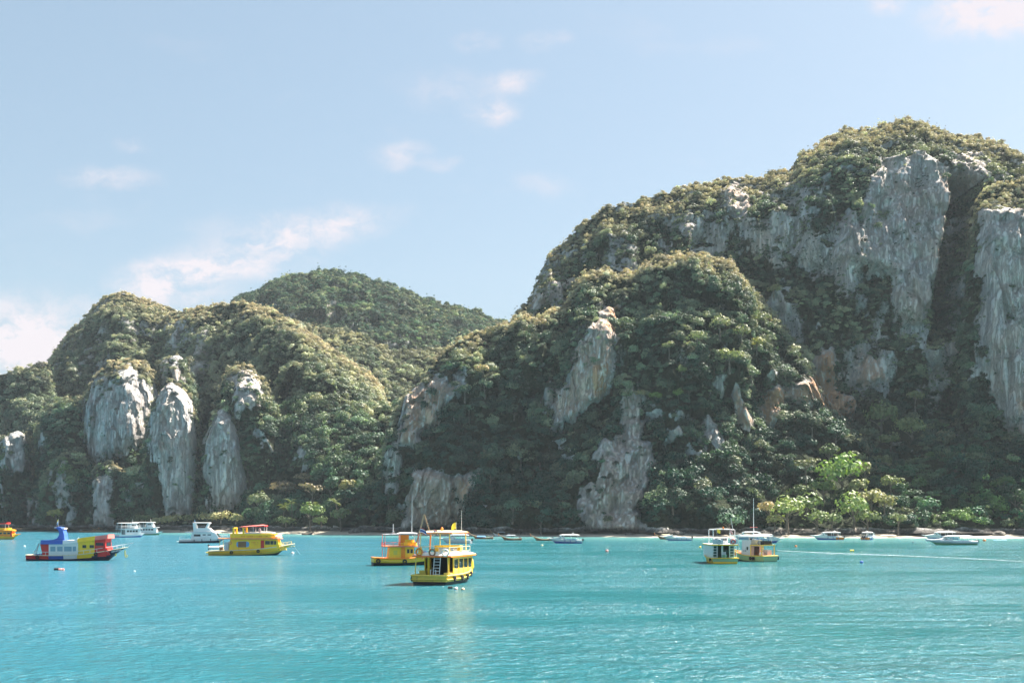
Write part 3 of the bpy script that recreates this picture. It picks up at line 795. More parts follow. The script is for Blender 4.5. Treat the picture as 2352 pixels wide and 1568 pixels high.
def frond_mesh():
    V, Fq = [], []
    def pt(t): return np.array([3.1 * t, 0, .95 * math.sin(t * 1.9) - 1.25 * t * t])
    for i in range(13):
        t = .08 + .92 * i / 12; p = pt(t); L = .95 * math.sin(math.pi * min(.98, .2 + .75 * t)) + .15
        for sg in (-1, 1):
            k = len(V)
            V += [tuple(p + np.array([-.07, 0, 0])), tuple(p + np.array([.09, 0, 0])), tuple(p + np.array([.42 * L, sg * L * .8, -.32 * L])), ]
            Fq.append((k, k + 1, k + 2))
    return mesh_np('frond', V, Fq, LEAF)
FROND = frond_mesh()
palm(672, 1205, 1140, -.05, 'coconut palm at the left of the row behind the beach')
palm(650, 1205, 1150, .06, 'shorter coconut palm leaning left of the first tall palm')
palm(718, 1205, 1146, .03, 'middle coconut palm with a small round head')
palm(778, 1212, 1146, -.12, 'leaning coconut palm with a pale bare trunk at the right')

# ---- jungle cover: points on every hill, the largest crowns in view become trees of their own
def scatter(M):
    P, N = M['P'], M['N']
    q = lambda A: (A[:-1, :-1] + A[1:, :-1] + A[1:, 1:] + A[:-1, 1:]) / 4
    C, Nn = q(P), q(N)
    e1, e2 = P[1:, 1:] - P[:-1, :-1], P[:-1, 1:] - P[1:, :-1]
    area = np.linalg.norm(np.cross(e1, e2), axis=-1) / 2
    rock, s, fr = q(M['rock']), q(M['s']), q(M['front'])
    px = CX + F * C[..., 0] / C[..., 1]
    flip = np.where(Nn[..., 2] < -.2, -1, 1)
    Nn = Nn * flip[..., None]
    steep = np.clip(1 - Nn[..., 2], 0, 1)
    dens = (0.095 + 0.13 * steep) * M['veg'] / M['size'] ** 1.7 * np.where(rock < .58, np.clip(1.15 - rock * .6, 0, 1), np.clip(1.06 - rock * 1.12, .03, 1)) * np.interp(C[..., 2], [0, 60, 160], [.9, 1.1, 1.5])
    dens = dens * (.45 + .85 * sstep(-.35, .25, fbm(C / 6.5 + 200, 2)))
    dens = dens * (1 + .7 * M['dry'] * sstep(.82, .97, s)) * np.where(fr > .5, 1, .7) * ((px > -330) & (px < 2700)) * (C[..., 2] > 3.4)
    wgt = (area * dens).ravel()
    n = int(wgt.sum())
    pick = rng.choice(len(wgt), n, p=wgt / wgt.sum())
    i, j = np.unravel_index(pick, area.shape)
    a, b = rng.random((n, 1)), rng.random((n, 1))
    pos = P[i, j] * (1 - a) * (1 - b) + P[i + 1, j] * a * (1 - b) + P[i + 1, j + 1] * a * b + P[i, j + 1] * (1 - a) * b
    nr, st, ss = Nn[i, j], steep[i, j], s[i, j]
    base = np.where(st > .72, 1.30, 1.95) * M['size']
    r = base * np.exp(rng.normal(0, .46, n))
    clump = fbm(pos / 16 + 70, 3)
    r *= 1 + .9 * np.clip(clump, -.5, .6)
    r = np.where(rock[i, j] > .6, r * .55, np.where(rock[i, j] > .25, r * .66, r))
    r *= np.interp(pos[:, 2], [0, 30, 90, 180], [1.22, 1.08, .88, .78]) * np.where(rng.random(n) < .05, 1.45, 1)
    r = np.clip(r, .6, np.interp(pos[:, 2], [0, 40, 100], [5.0, 3.9, 2.9]))
    up = nr * .55 + np.array([0, 0, 1.0]) + rng.normal(0, .12, (n, 3))
    up /= np.linalg.norm(up, axis=1)[:, None]
    # cover tints: dark evergreen in noise hollows, dry scrub and painted sunlight on tops, fresh green patches low down
    n1 = fbm(pos / 22 + 11, 3); n2 = fbm(pos / 9 + 33, 2); rr = rng.normal(0, .22, n)
    u = n1 * 1.1 + n2 * .7 + rr
    if M['name'] in ('front_spur', 'great_cliff'): u = u - .42 * sstep(85, 25, pos[:, 2])  # painted shade: darker leaves low on the spur and massif
    dry = np.clip(sstep(.82, .97, ss) * M['dry'] * .72 + (n2 + rr) * .40 + (1 - st) * .22 * M['dry'] - .14, 0, 1)  # dry scrub share, also carrying painted sun on the crests
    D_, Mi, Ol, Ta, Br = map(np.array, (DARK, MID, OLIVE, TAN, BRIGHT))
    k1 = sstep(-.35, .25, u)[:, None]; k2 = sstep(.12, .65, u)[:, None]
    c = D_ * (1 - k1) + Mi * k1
    k2 = k2 * np.interp(pos[:, 2], [10, 70], [.35, 1])[:, None]  # fewer olive crowns low down, part of the painted shade
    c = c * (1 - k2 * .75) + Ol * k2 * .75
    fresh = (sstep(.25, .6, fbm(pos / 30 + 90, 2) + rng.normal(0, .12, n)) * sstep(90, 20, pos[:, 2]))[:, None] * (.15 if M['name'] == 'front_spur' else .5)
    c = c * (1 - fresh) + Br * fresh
    pl = np.clip(M['pale'] * (.35 + .9 * sstep(-.4, .5, u)) * np.interp(pos[:, 2], [12, 60], [.15, 1]), 0, .8)[:, None]  # painted sunlight: hills that read lit get lighter crowns
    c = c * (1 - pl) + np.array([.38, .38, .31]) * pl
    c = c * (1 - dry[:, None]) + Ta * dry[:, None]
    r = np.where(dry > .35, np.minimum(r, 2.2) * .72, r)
    c *= np.exp(rng.normal(0, .28, (n, 1)))
    pos = pos - up * (.88 * r)[:, None]      # crown meshes sit about one radius above their origin
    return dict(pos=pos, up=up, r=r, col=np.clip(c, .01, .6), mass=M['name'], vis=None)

SC = [scatter(M) for M in MASSES]
for s_ in SC:       # leave room round the trees planted by hand
    c = s_['pos'] + s_['up'] * (1.2 * s_['r'])[:, None]
    px = CX + F * c[:, 0] / c[:, 1]; py = HY - F * (c[:, 2] - CH) / c[:, 1]
    keep = np.ones(len(px), bool)
    for (x, y, rp, Y) in HAND:
        keep &= ~((np.hypot(px - x, py - y) < rp * .95) & (np.abs(c[:, 1] - Y) < 14))
    for k_ in ('pos', 'up', 'r', 'col'): s_[k_] = s_[k_][keep]

WHERE = {'front_spur': 'on the wooded spur', 'great_cliff': 'on the great cliff', 'valley_wood': 'behind the palms', 'wooded_skirt': 'by the beach', 'middle_hill': 'on the long green hill',
         'low_hill': 'on the low hill', 'rock_pillar': 'beside the rock pillar', 'limestone_tower': 'on the limestone towers', 'left_peak': 'on the left peak', 'valley_hill': 'in the valley', 'back_hill': 'on the far hill'}
LAND = [(0, 'left of the tricolour boat'), (180, 'behind the tricolour boat'), (370, 'behind the white ferries'), (480, 'behind the white yacht'), (690, 'behind the long yellow boat'), (860, 'left of the orange boat'),
        (1120, 'above the orange boat'), (1330, 'above the moored longtails'), (1500, 'above the blue speedboat'), (1700, 'above the green sterned boat'), (1860, 'above the fishing boat'), (2080, 'above the speedboats'), (2400, 'above the inflatable boats')]
ORD = ['first', 'second', 'third', 'fourth', 'fifth', 'sixth', 'seventh', 'eighth', 'ninth', 'tenth', 'eleventh', 'twelfth', 'thirteenth', 'fourteenth', 'fifteenth']
cand = []
for si, s_ in enumerate(SC):
    c = s_['pos'] + s_['up'] * (1.35 * s_['r'])[:, None]
    px = CX + F * c[:, 0] / c[:, 1]; py = HY - F * (c[:, 2] - CH) / c[:, 1]
    rp = F * s_['r'] / c[:, 1]
    for k in np.nonzero((px > 6) & (px < 2346) & (py > 300) & (py < 1225) & (rp > 9.5))[0]:
        if land_depth(px[k], py[k]) > c[k, 1] - 3:
            cand.append((rp[k], px[k], py[k], si, k))
cand.sort(reverse=True)
chosen, own = [], set()
for cnd in cand:
    if all((cnd[1] - o[1]) ** 2 + (cnd[2] - o[2]) ** 2 > 34 ** 2 for o in chosen):
        chosen.append(cnd)
    if len(chosen) >= 150: break
buckets = {}
for (rp, x, y, si, k) in chosen:
    col = SC[si]['col'][k]; own.add((si, k))
    lum = col.mean(); warm = col[0] / (col[1] + 1e-6)
    cn = 'tan' if warm > 1.02 else ('bright green' if col[1] > .26 else ('olive' if lum > .15 else ('green' if lum > .10 else 'dark green')))
    land = next(t for (xx, t) in LAND[::-1] if x >= xx) if False else next((LAND[q][1] for q in range(len(LAND)) if x < LAND[q][0]), LAND[-1][1])
    hgt = 'low down' if y > 1080 else ('halfway up' if y > 800 else 'high up')
    buckets.setdefault((cn, WHERE[SC[si]['mass']], land, hgt), []).append((x, si, k, col))
for (cn, wh, land, hgt), lst in buckets.items():
    lst.sort(key=lambda q: q[0])
    for i, (x, si, k, col) in enumerate(lst):
        s_ = SC[si]
        lab = f'{cn} tree {wh} {hgt} {land}' if len(lst) == 1 else f'{ORD[min(i, 14)]} {cn} tree {wh} {hgt} {land}'
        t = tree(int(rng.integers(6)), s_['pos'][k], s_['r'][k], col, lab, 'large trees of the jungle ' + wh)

def forest_nodes():
    g = bpy.data.node_groups.new('forest_cover', 'GeometryNodeTree')
    g.interface.new_socket('Geometry', in_out='INPUT', socket_type='NodeSocketGeometry')
    g.interface.new_socket('Geometry', in_out='OUTPUT', socket_type='NodeSocketGeometry')
    N, L = g.nodes, g.links
    gi, go = N.new('NodeGroupInput'), N.new('NodeGroupOutput')
    join = N.new('GeometryNodeJoinGeometry')
    src = []
    for k in (0, 1, 2, 3, 4, 5, 'umbrella', 'round', 'spindly'):
        o = next(c for r in TREES for c in r.children if c.name.startswith('crown') and c.data == KIND[k][0])
        oi = N.new('GeometryNodeObjectInfo'); oi.inputs['Object'].default_value = o; oi.inputs['As Instance'].default_value = True
        L.new(oi.outputs['Geometry'], join.inputs[0])
    ip = N.new('GeometryNodeInstanceOnPoints')
    ip.inputs['Pick Instance'].default_value = True
    def na(name, dt):
        a = N.new('GeometryNodeInputNamedAttribute'); a.data_type = dt; a.inputs['Name'].default_value = name
        return next(s for s in a.outputs if s.enabled and s.name == 'Attribute')
    L.new(gi.outputs[0], ip.inputs['Points'])
    L.new(join.outputs[0], ip.inputs['Instance'])
    L.new(na('kind', 'INT'), ip.inputs['Instance Index'])
    e2r = N.new('FunctionNodeEulerToRotation')
    L.new(na('rot', 'FLOAT_VECTOR'), e2r.inputs[0])
    L.new(e2r.outputs[0], ip.inputs['Rotation'])
    L.new(na('size', 'FLOAT_VECTOR'), ip.inputs['Scale'])
    L.new(ip.outputs[0], go.inputs[0])
    return g
FOREST = forest_nodes()
NCOVER = 0
for si, s_ in enumerate(SC):
    keep = np.array([(si, k) not in own for k in range(len(s_['r']))], bool)
    pos, up, r, col = (s_[q][keep] for q in ('pos', 'up', 'r', 'col'))
    n = len(r); NCOVER += n
    me = bpy.data.meshes.new('jungle')
    me.vertices.add(n); me.vertices.foreach_set('co', pos.astype(np.float32).ravel())
    rx = np.arcsin(np.clip(-up[:, 1], -1, 1)); ry = np.arctan2(up[:, 0], up[:, 2])
    rot = np.stack([rx, ry, np.zeros(n)], 1)
    # yaw comes first: use euler of yaw then tilt through a matrix
    yaw = rng.uniform(0, 6.283, n)
    eul = np.empty((n, 3))
    for q in range(n):
        eul[q] = (Vector(up[q]).to_track_quat('Z', 'Y').to_matrix() @ Matrix.Rotation(yaw[q], 3, 'Z')).to_euler()
    sc = np.stack([r * rng.uniform(.8, 1.2, n), r * rng.uniform(.8, 1.2, n), r * rng.uniform(.7, 1.3, n)], 1)
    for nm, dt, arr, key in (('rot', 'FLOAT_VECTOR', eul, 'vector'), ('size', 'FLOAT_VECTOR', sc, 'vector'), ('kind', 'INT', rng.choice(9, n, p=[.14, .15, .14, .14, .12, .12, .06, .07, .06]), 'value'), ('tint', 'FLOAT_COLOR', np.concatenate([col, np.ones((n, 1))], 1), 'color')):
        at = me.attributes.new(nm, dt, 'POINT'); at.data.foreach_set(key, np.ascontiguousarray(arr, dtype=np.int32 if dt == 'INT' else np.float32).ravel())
    me.update()
    o = link_mesh('jungle', me); tag(o, 'unbroken jungle canopy covering the ' + s_['mass'].replace('_', ' '), 'forest', kind='stuff')
    md = o.modifiers.new('cover', 'NODES'); md.node_group = FOREST
print('cover', NCOVER, 'trees', len(TREES), 'cand', len(cand))
# ------------------------------------------------------------------ mesh builder for boats
def paint(name, col, rough=0.42, wear=0.5, grime=(.20, .14, .08), spec=0.4):
    m, t, out = new_mat(name)
    oc = t.node('ShaderNodeTexCoord').outputs['Object']
    n = t.noise(oc, 1.3, 5, 0.65)
    s = t.noise(t.vmath('MULTIPLY', oc, (3.5, 3.5, .5)), 1.0, 4, 0.6)
    c = t.mix(t.ramp(n.outputs[0], .4, .75, 0, wear * .55), col, tuple(min(1, k * .62 + .04) for k in col))
    c = t.mix(t.ramp(s.outputs[0], .58, .76, 0, wear), c, grime)
    principled(t, out, c, rough, spec)
    return m

PM = {}
def pm(key):
    return PM[key]
for key, col, kw in [
        ('yellow', (1.0, .60, .03), {}), ('pale_yellow', (.92, .62, .11), {}), ('worn_yellow', (.74, .53, .08), dict(wear=.8)), ('orange', (.95, .25, .010), {}), ('red', (.66, .025, .022), {}),
        ('pink_red', (.80, .20, .17), {}), ('white', (.78, .77, .76), dict(wear=.18)), ('cream', (.78, .68, .46), {}), ('blue', (.045, .12, .46), {}), ('sky_blue', (.16, .36, .62), {}),
        ('navy', (.018, .028, .06), dict(wear=.2)), ('black', (.012, .012, .014), dict(wear=.15, rough=.55)), ('green', (.10, .36, .16), {}), ('pale_green', (.30, .46, .25), dict(wear=.6)),
        ('grey', (.36, .38, .42), {}), ('pale_grey', (.58, .60, .64), dict(wear=.2)), ('wood', (.26, .13, .06), dict(rough=.7)), ('pale_wood', (.46, .30, .17), dict(rough=.7)), ('rubber', (.02, .02, .02), dict(rough=.8, wear=.5, grime=(.10, .09, .08))),
        ('steel', (.50, .50, .50), dict(wear=.4)), ('dark_green', (.012, .075, .065), {}), ('float_orange', (.85, .22, .03), {}), ('float_pink', (.85, .32, .28), {}), ('flag_yellow', (.90, .66, .05), dict(wear=.05)),
        ('flag_red', (.70, .05, .05), dict(wear=.05)), ('flag_white', (.82, .80, .80), dict(wear=.05)), ('flag_blue', (.07, .07, .32), dict(wear=.05)), ('teal_deck', (.10, .26, .30), {})]:
    PM[key] = paint('paint_' + key, col, **kw)

def make_glass():
    m, t, out = new_mat('dark_window_glass')
    principled(t, out, (.012, .018, .022), .08, .6)
    return m
PM['glass'] = make_glass()
def make_pale_glass():
    m, t, out = new_mat('pale_window_glass')
    principled(t, out, (.20, .33, .42), .08, .6)
    return m
PM['pale_glass'] = make_pale_glass()

class MB:
    def __init__(self):
        self.v, self.f, self.m, self.mats = [], [], [], []
    def mi(self, key):
        if key not in self.mats: self.mats.append(key)
        return self.mats.index(key)
    def add(self, V, Fq, key):
        o = len(self.v); self.v += [tuple(p) for p in V]
        k = self.mi(key)
        for q in Fq: self.f.append(tuple(i + o for i in q)); self.m.append(k)
        return self
    def box(self, x0, x1, y0, y1, z0, z1, key, taper=0.0, sx0=0.0, sx1=0.0):
        """box; taper pulls the top sides in, sx0/sx1 shift the top's rear/front edge along x"""
        V = [(x0, y0, z0), (x1, y0, z0), (x1, y1, z0), (x0, y1, z0), (x0 + sx0, y0 + taper, z1), (x1 + sx1, y0 + taper, z1), (x1 + sx1, y1 - taper, z1), (x0 + sx0, y1 - taper, z1)]
        return self.add(V, [(3, 2, 1, 0), (4, 5, 6, 7), (0, 1, 5, 4), (1, 2, 6, 5), (2, 3, 7, 6), (3, 0, 4, 7)], key)
    def tube(self, pts, r, key, n=6, r1=None):
        rad = [r + ((r1 if r1 is not None else r) - r) * i / max(len(pts) - 1, 1) for i in range(len(pts))]
        V, Fq = tube_np(pts, rad, n)
        L = len(pts) - 1
        Fq = list(Fq) + [tuple(range(n))[::-1], tuple(range(L * n, L * n + n))]
        return self.add(V, Fq, key)
    def slab(self, outline, z0, z1, key, edge=None, crown=0.0, inset=0.0):
        """flat plate from an outline of (x, y); edge: other paint on the rim; crown: raise the middle of the top; inset: bevel"""
        n = len(outline)
        cx = sum(p[0] for p in outline) / n; cy = sum(p[1] for p in outline) / n
        zfun = lambda p: z0 if not callable(z0) else z0(p[0])
        zt = lambda p: z1 if not callable(z1) else z1(p[0])
        b = [(p[0], p[1], zfun(p)) for p in outline]; t = [(p[0], p[1], zt(p)) for p in outline]
        self.add(b + t, [(i, (i + 1) % n, n + (i + 1) % n, n + i) for i in range(n)], edge or key)
        self.add(b, [tuple(range(n))[::-1]], key)
        if crown or inset:
            k = inset or .25
            ins = [(p[0] + (cx - p[0]) * k, p[1] + (cy - p[1]) * k, zt(p) + crown) for p in outline]
            self.add(t + ins, [(i, (i + 1) % n, n + (i + 1) % n, n + i) for i in range(n)] + [tuple(range(n, 2 * n))], key)
        else:
            self.add(t, [tuple(range(n))], key)
        return self
    def plate(self, poly, axis, a, b, key):
        """polygon given in two coordinates, extruded along axis ('y' or 'x') from a to b"""
        n = len(poly)
        f = (lambda p, c: (p[0], c, p[1])) if axis == 'y' else (lambda p, c: (c, p[0], p[1]))
        V = [f(p, a) for p in poly] + [f(p, b) for p in poly]
        return self.add(V, [(i, (i + 1) % n, n + (i + 1) % n, n + i) for i in range(n)] + [tuple(range(n))[::-1], tuple(range(n, 2 * n))], key)
    def torus(self, c, R, r, normal, key, n=14, k=7):
        q = Vector(normal).normalized().to_track_quat('Z', 'Y'); c = Vector(c)
        V, Fq = [], []
        for i in range(n):
            a = 2 * math.pi * i / n
            for j in range(k):
                b = 2 * math.pi * j / k
                V.append(c + q @ Vector(((R + r * math.cos(b)) * math.cos(a), (R + r * math.cos(b)) * math.sin(a), r * math.sin(b))))
        for i in range(n):
            for j in range(k):
                Fq.append((i * k + j, ((i + 1) % n) * k + j, ((i + 1) % n) * k + (j + 1) % k, i * k + (j + 1) % k))
        return self.add(V, Fq, key)
    def ball(self, c, r, key, sq=(1, 1, 1), n=10, k=7):
        V, Fq = [], []
        for j in range(k + 1):
            ph = math.pi * j / k
            for i in range(n):
                a = 2 * math.pi * i / n
                V.append((c[0] + r * sq[0] * math.sin(ph) * math.cos(a), c[1] + r * sq[1] * math.sin(ph) * math.sin(a), c[2] + r * sq[2] * math.cos(ph)))
        for j in range(k):
            for i in range(n):
                Fq.append((j * n + i, (j + 1) * n + i, (j + 1) * n + (i + 1) % n, j * n + (i + 1) % n))
        return self.add(V, Fq, key)
    def build(self, name, parent, label=None, smooth=False):
        me = bpy.data.meshes.new(name)
        me.from_pydata(self.v, [], self.f)
        for k in self.mats: me.materials.append(PM[k])
        me.polygons.foreach_set('material_index', self.m)
        if smooth: me.polygons.foreach_set('use_smooth', [True] * len(self.f))
        bm = bmesh.new(); bm.from_mesh(me); bmesh.ops.remove_doubles(bm, verts=bm.verts, dist=1e-5); bmesh.ops.recalc_face_normals(bm, faces=bm.faces); bm.to_mesh(me); bm.free()
        if smooth and hasattr(me, 'set_sharp_from_angle'): me.set_sharp_from_angle(angle=math.radians(38))
        o = link_mesh(name, me, parent)
        if label: o['label'] = label
        return o

def rounded(x0, x1, hw, front=0.0, back=0.0, n=6, hw1=None):
    """deck outline: half width hw, rounded ends of given length"""
    hw1 = hw if hw1 is None else hw1
    pts = []
    if back:
        for i in range(n + 1):
            a = math.pi / 2 + math.pi * i / n
            pts.append((x0 + back + back * math.cos(a), hw * math.sin(a)))
    else: pts += [(x0, hw), (x0, -hw)]
    if front:
        for i in range(n + 1):
            a = -math.pi / 2 + math.pi * i / n
            pts.append((x1 - front + front * math.cos(a), hw1 * math.sin(a)))
    else: pts += [(x1, -hw1), (x1, hw1)]
    return pts

class Hull:
    """a carvel hull along x, bow at +x; gives the gunwale line for rails, fenders and decks"""
    def __init__(s, L, B, fb, bow=1.0, stern=0.0, tran=.8, rake=1.2, draft=.5, full=2.2, flare=.80, bowp=2.4):
        s.L, s.B, s.fb, s.bow, s.stern, s.tran, s.rake, s.draft, s.full, s.flare, s.bowp = L, B, fb, bow, stern, tran, rake, draft, full, flare, bowp
    def w(s, t):
        a = s.tran + (1 - s.tran) * min(t / .42, 1) ** .8
        b = max(1 - max((t - .42) / .58, 0) ** s.full, 0)
        return s.B / 2 * a * b
    def top(s, t): return s.fb + s.bow * max(t - .25, 0) ** s.bowp / .75 ** s.bowp + s.stern * (1 - t) ** 3
    def x(s, t, h=1.0):
        return -s.L / 2 + (s.L - s.rake) * t + s.rake * h * t ** 5
    def gun(s, t, side, out=0.0, dz=0.0):
        return (s.x(t), side * (s.w(t) + out), s.top(t) + dz)
    def t_of(s, x):
        lo, hi = 0.0, 1.0
        for _ in range(30):
            m = (lo + hi) / 2
            if s.x(m) < x: lo = m
            else: hi = m
        return lo
    def mesh(s, colour, nt=28, levels=(0, .18, .38, .58, .78, 1.0)):
        """colour(x, h) -> paint key, h from keel 0 to gunwale 1"""
        mb = MB(); nl = len(levels)
        rows = []
        for i in range(nt + 1):
            t = i / nt
            row = []
            zb = -s.draft + (s.top(t) * .55 + s.draft) * max((t - .86) / .14, 0) ** 2
            for h in levels:
                wd = s.w(t) * (s.flare + (1 - s.flare) * h) * (.55 + .45 * min(h / .38, 1))
                row.append((s.x(t, h), wd, zb + (s.top(t) - zb) * h))
            rows.append(row)
        for sd in (1, -1):
            for i in range(nt):
                for j in range(nl - 1):
                    V = [(p[0], sd * p[1], p[2]) for p in (rows[i][j], rows[i + 1][j], rows[i + 1][j + 1], rows[i][j + 1])]
                    xm = sum(p[0] for p in V) / 4
                    mb.add(V, [(0, 1, 2, 3)], colour(xm, (levels[j] + levels[j + 1]) / 2))
        tr = rows[0]
        for j in range(nl - 1):
            mb.add([(tr[j][0], tr[j][1], tr[j][2]), (tr[j][0], -tr[j][1], tr[j][2]), (tr[j + 1][0], -tr[j + 1][1], tr[j + 1][2]), (tr[j + 1][0], tr[j + 1][1], tr[j + 1][2])], [(0, 1, 2, 3)], colour(tr[j][0] - .01, (levels[j] + levels[j + 1]) / 2))
        return mb
    def deck(s, key, drop=.25, t0=0.0, t1=.97, n=20):
        mb = MB()
        L_ = [(s.x(t), (s.w(t) - .06), s.top(t) - drop) for t in np.linspace(t0, t1, n)]
        for a, b in zip(L_[:-1], L_[1:]):
            mb.add([a, b, (b[0], -b[1], b[2]), (a[0], -a[1], a[2])], [(0, 1, 2, 3)], key)
        return mb
    def rail(s, key, r=.07, dz=0.0, out=0.0, t0=0.0, t1=1.0, n=24, both=True, stern=True):
        mb = MB()
        for sd in ((1, -1) if both else (-1,)):
            mb.tube([s.gun(t, sd, out, dz) for t in np.linspace(t0, t1, n)], r, key, 5)
        if stern and t0 == 0: mb.tube([s.gun(0, 1, out, dz), s.gun(0, -1, out, dz)], r, key, 5)
        return mb
    def tyre(s, x, side, root, R=.36, dz=-.35, r=.12):
        t = s.t_of(x)
        p = s.gun(t, side, .10, dz)
        MB().torus((p[0], p[1], p[2]), R - r, r, (0, side, .15), 'rubber').build('tyre_fender', root, smooth=True)

def house(root, name, x0, x1, hw, z0, z1, key, sx1=0.0, sx0=0.0, taper=.08, **kw):
    mb = MB().box(x0, x1, -hw, hw, z0, z1, key, taper, sx0, sx1)
    return mb.build(name, root, **kw)

def side_window(root, x0, x1, z0, z1, hw, side, glass='glass', frame='white', fr=.07, taper_slope=0.0, out=.03, name='window'):
    """pane with a frame that stands proud of a cabin side at y = side * hw"""
    y = side * (hw + out); yo = side * (hw + out + .03); yi = side * (hw - .05)
    a, b = sorted((yi, y))
    pane = MB().box(x0, x1, a, b, z0, z1, glass).build(name, root)
    if frame:
        f = MB(); a, b = sorted((yi, yo))
        f.box(x0 - fr, x1 + fr, a, b, z1, z1 + fr, frame).box(x0 - fr, x1 + fr, a, b, z0 - fr, z0, frame)
        f.box(x0 - fr, x0, a, b, z0, z1, frame).box(x1, x1 + fr, a, b, z0, z1, frame)
        f.build('window_frame', pane)
    return pane

def end_window(root, y0, y1, z0, z1, x, sgn, glass='glass', frame='white', fr=.06):
    a, b = sorted((x - sgn * .05, x + sgn * .03))
    pane = MB().box(a, b, y0, y1, z0, z1, glass).build('window', root)
    if frame:
        f = MB(); a, b = sorted((x - sgn * .05, x + sgn * .06))
        f.box(a, b, y0 - fr, y1 + fr, z1, z1 + fr, frame).box(a, b, y0 - fr, y1 + fr, z0 - fr, z0, frame)
        f.box(a, b, y0 - fr, y0, z0, z1, frame).box(a, b, y1, y1 + fr, z0, z1, frame)
        f.build('window_frame', pane)
    return pane

def flag(root, base, h, w_, hgt, stripes, az=0.0, droop=.25, label=None, name='flag'):
    """pole with a wind blown cloth of horizontal stripes"""
    p = Vector(base)
    pole = MB().tube([p, p + Vector((0, 0, h))], .025, 'steel', 5).build('flag_pole', root)
    mb = MB(); nx = 8
    d = Vector((math.cos(az), math.sin(az), 0)); sdv = Vector((-math.sin(az), math.cos(az), 0))
    tot = sum(k for k, _ in stripes); z = 0
    for wd, key in stripes:
        za, zb = h - hgt * z / tot, h - hgt * (z + wd) / tot; z += wd
        for i in range(nx):
            V = []
            for (u, zz) in ((i / nx, za), ((i + 1) / nx, za), ((i + 1) / nx, zb), (i / nx, zb)):
                V.append(p + d * (w_ * u) + sdv * (.10 * math.sin(u * 6 + zz * 2) * u) + Vector((0, 0, zz - droop * u * u * w_)))
            mb.add(V, [(0, 1, 2, 3)], key)
    mb.build(name, pole, label=label)
THAI = [(1, 'flag_red'), (1, 'flag_white'), (2, 'flag_blue'), (1, 'flag_white'), (1, 'flag_red')]

def lettering(root, x0, x1, z, hw, side, size, key, out=.035, seed=1):
    """a painted line of small illegible characters"""
    r = random.Random(seed); mb = MB(); x = x0
    while x < x1:
        wd = size * r.uniform(.45, .8)
        y0, y1 = sorted((side * (hw - .02), side * (hw + out)))
        k = r.randrange(4)
        mb.box(x, x + size * .16, y0, y1, z, z + size, key)
        if k != 1: mb.box(x + size * .16, x + wd, y0, y1, z + size * .82, z + size, key)
        if k in (0, 2): mb.box(x + wd - size * .15, x + wd, y0, y1, z, z + size * .82, key)
        if k == 3: mb.box(x + size * .16, x + wd, y0, y1, z, z + size * .18, key)
        x += wd + size * r.choice([.25, .25, .3, .8])
    return mb.build('lettering', root)

def ladder(root, p0, p1, width, key, steps=6, r=.04, across=(0, 1, 0), name='ladder'):
    a, b, c = Vector(p0), Vector(p1), Vector(across).normalized() * width / 2
    rails = MB().tube([a - c, b - c], r, key, 5).tube([a + c, b + c], r, key, 5).build(name, root)
    for i in range(steps):
        q = a.lerp(b, (i + .7) / (steps + .4))
        MB().tube([q - c, q + c], r * .8, key, 5).build('rung', rails)

def life_ring(root, c, R, normal, key='float_orange', key2='white'):
    ring = MB().torus(c, R, R * .27, normal, key).build('life_ring', root, smooth=True)
    q = Vector(normal).normalized().to_track_quat('Z', 'Y')
    for k in range(4):
        a = math.pi / 2 * k + .78
        p = Vector(c) + q @ Vector((R * math.cos(a), R * math.sin(a), 0))
        MB().torus(p, R * .285, R * .06, q @ Vector((-math.sin(a), math.cos(a), 0)), key2, 10, 5).build('band', ring)

def guard_rail(root, pts, h, key, r=.03, mid=True, every=1, name='railing'):
    pts = [Vector(p) for p in pts]
    up = Vector((0, 0, h))
    mb = MB().tube([p + up for p in pts], r, key, 5)
    if mid: mb.tube([p + up * .5 for p in pts], r * .7, key, 5)
    for p in pts[::every]: mb.tube([p, p + up], r * .85, key, 5)
    return mb.build(name, root)

def boat(name, x, y, heading, label, cat, group, dx=0.0, roll=0.0, pitch=0.0):
    p = sea_spot(x, y)
    h = math.radians(heading)
    o = empty(name, (p.x + dx, p.y, 0), h, label, cat, group)
    o.rotation_euler = (math.radians(roll), math.radians(pitch), h)
    return o
TOUR = 'moored tour boats'

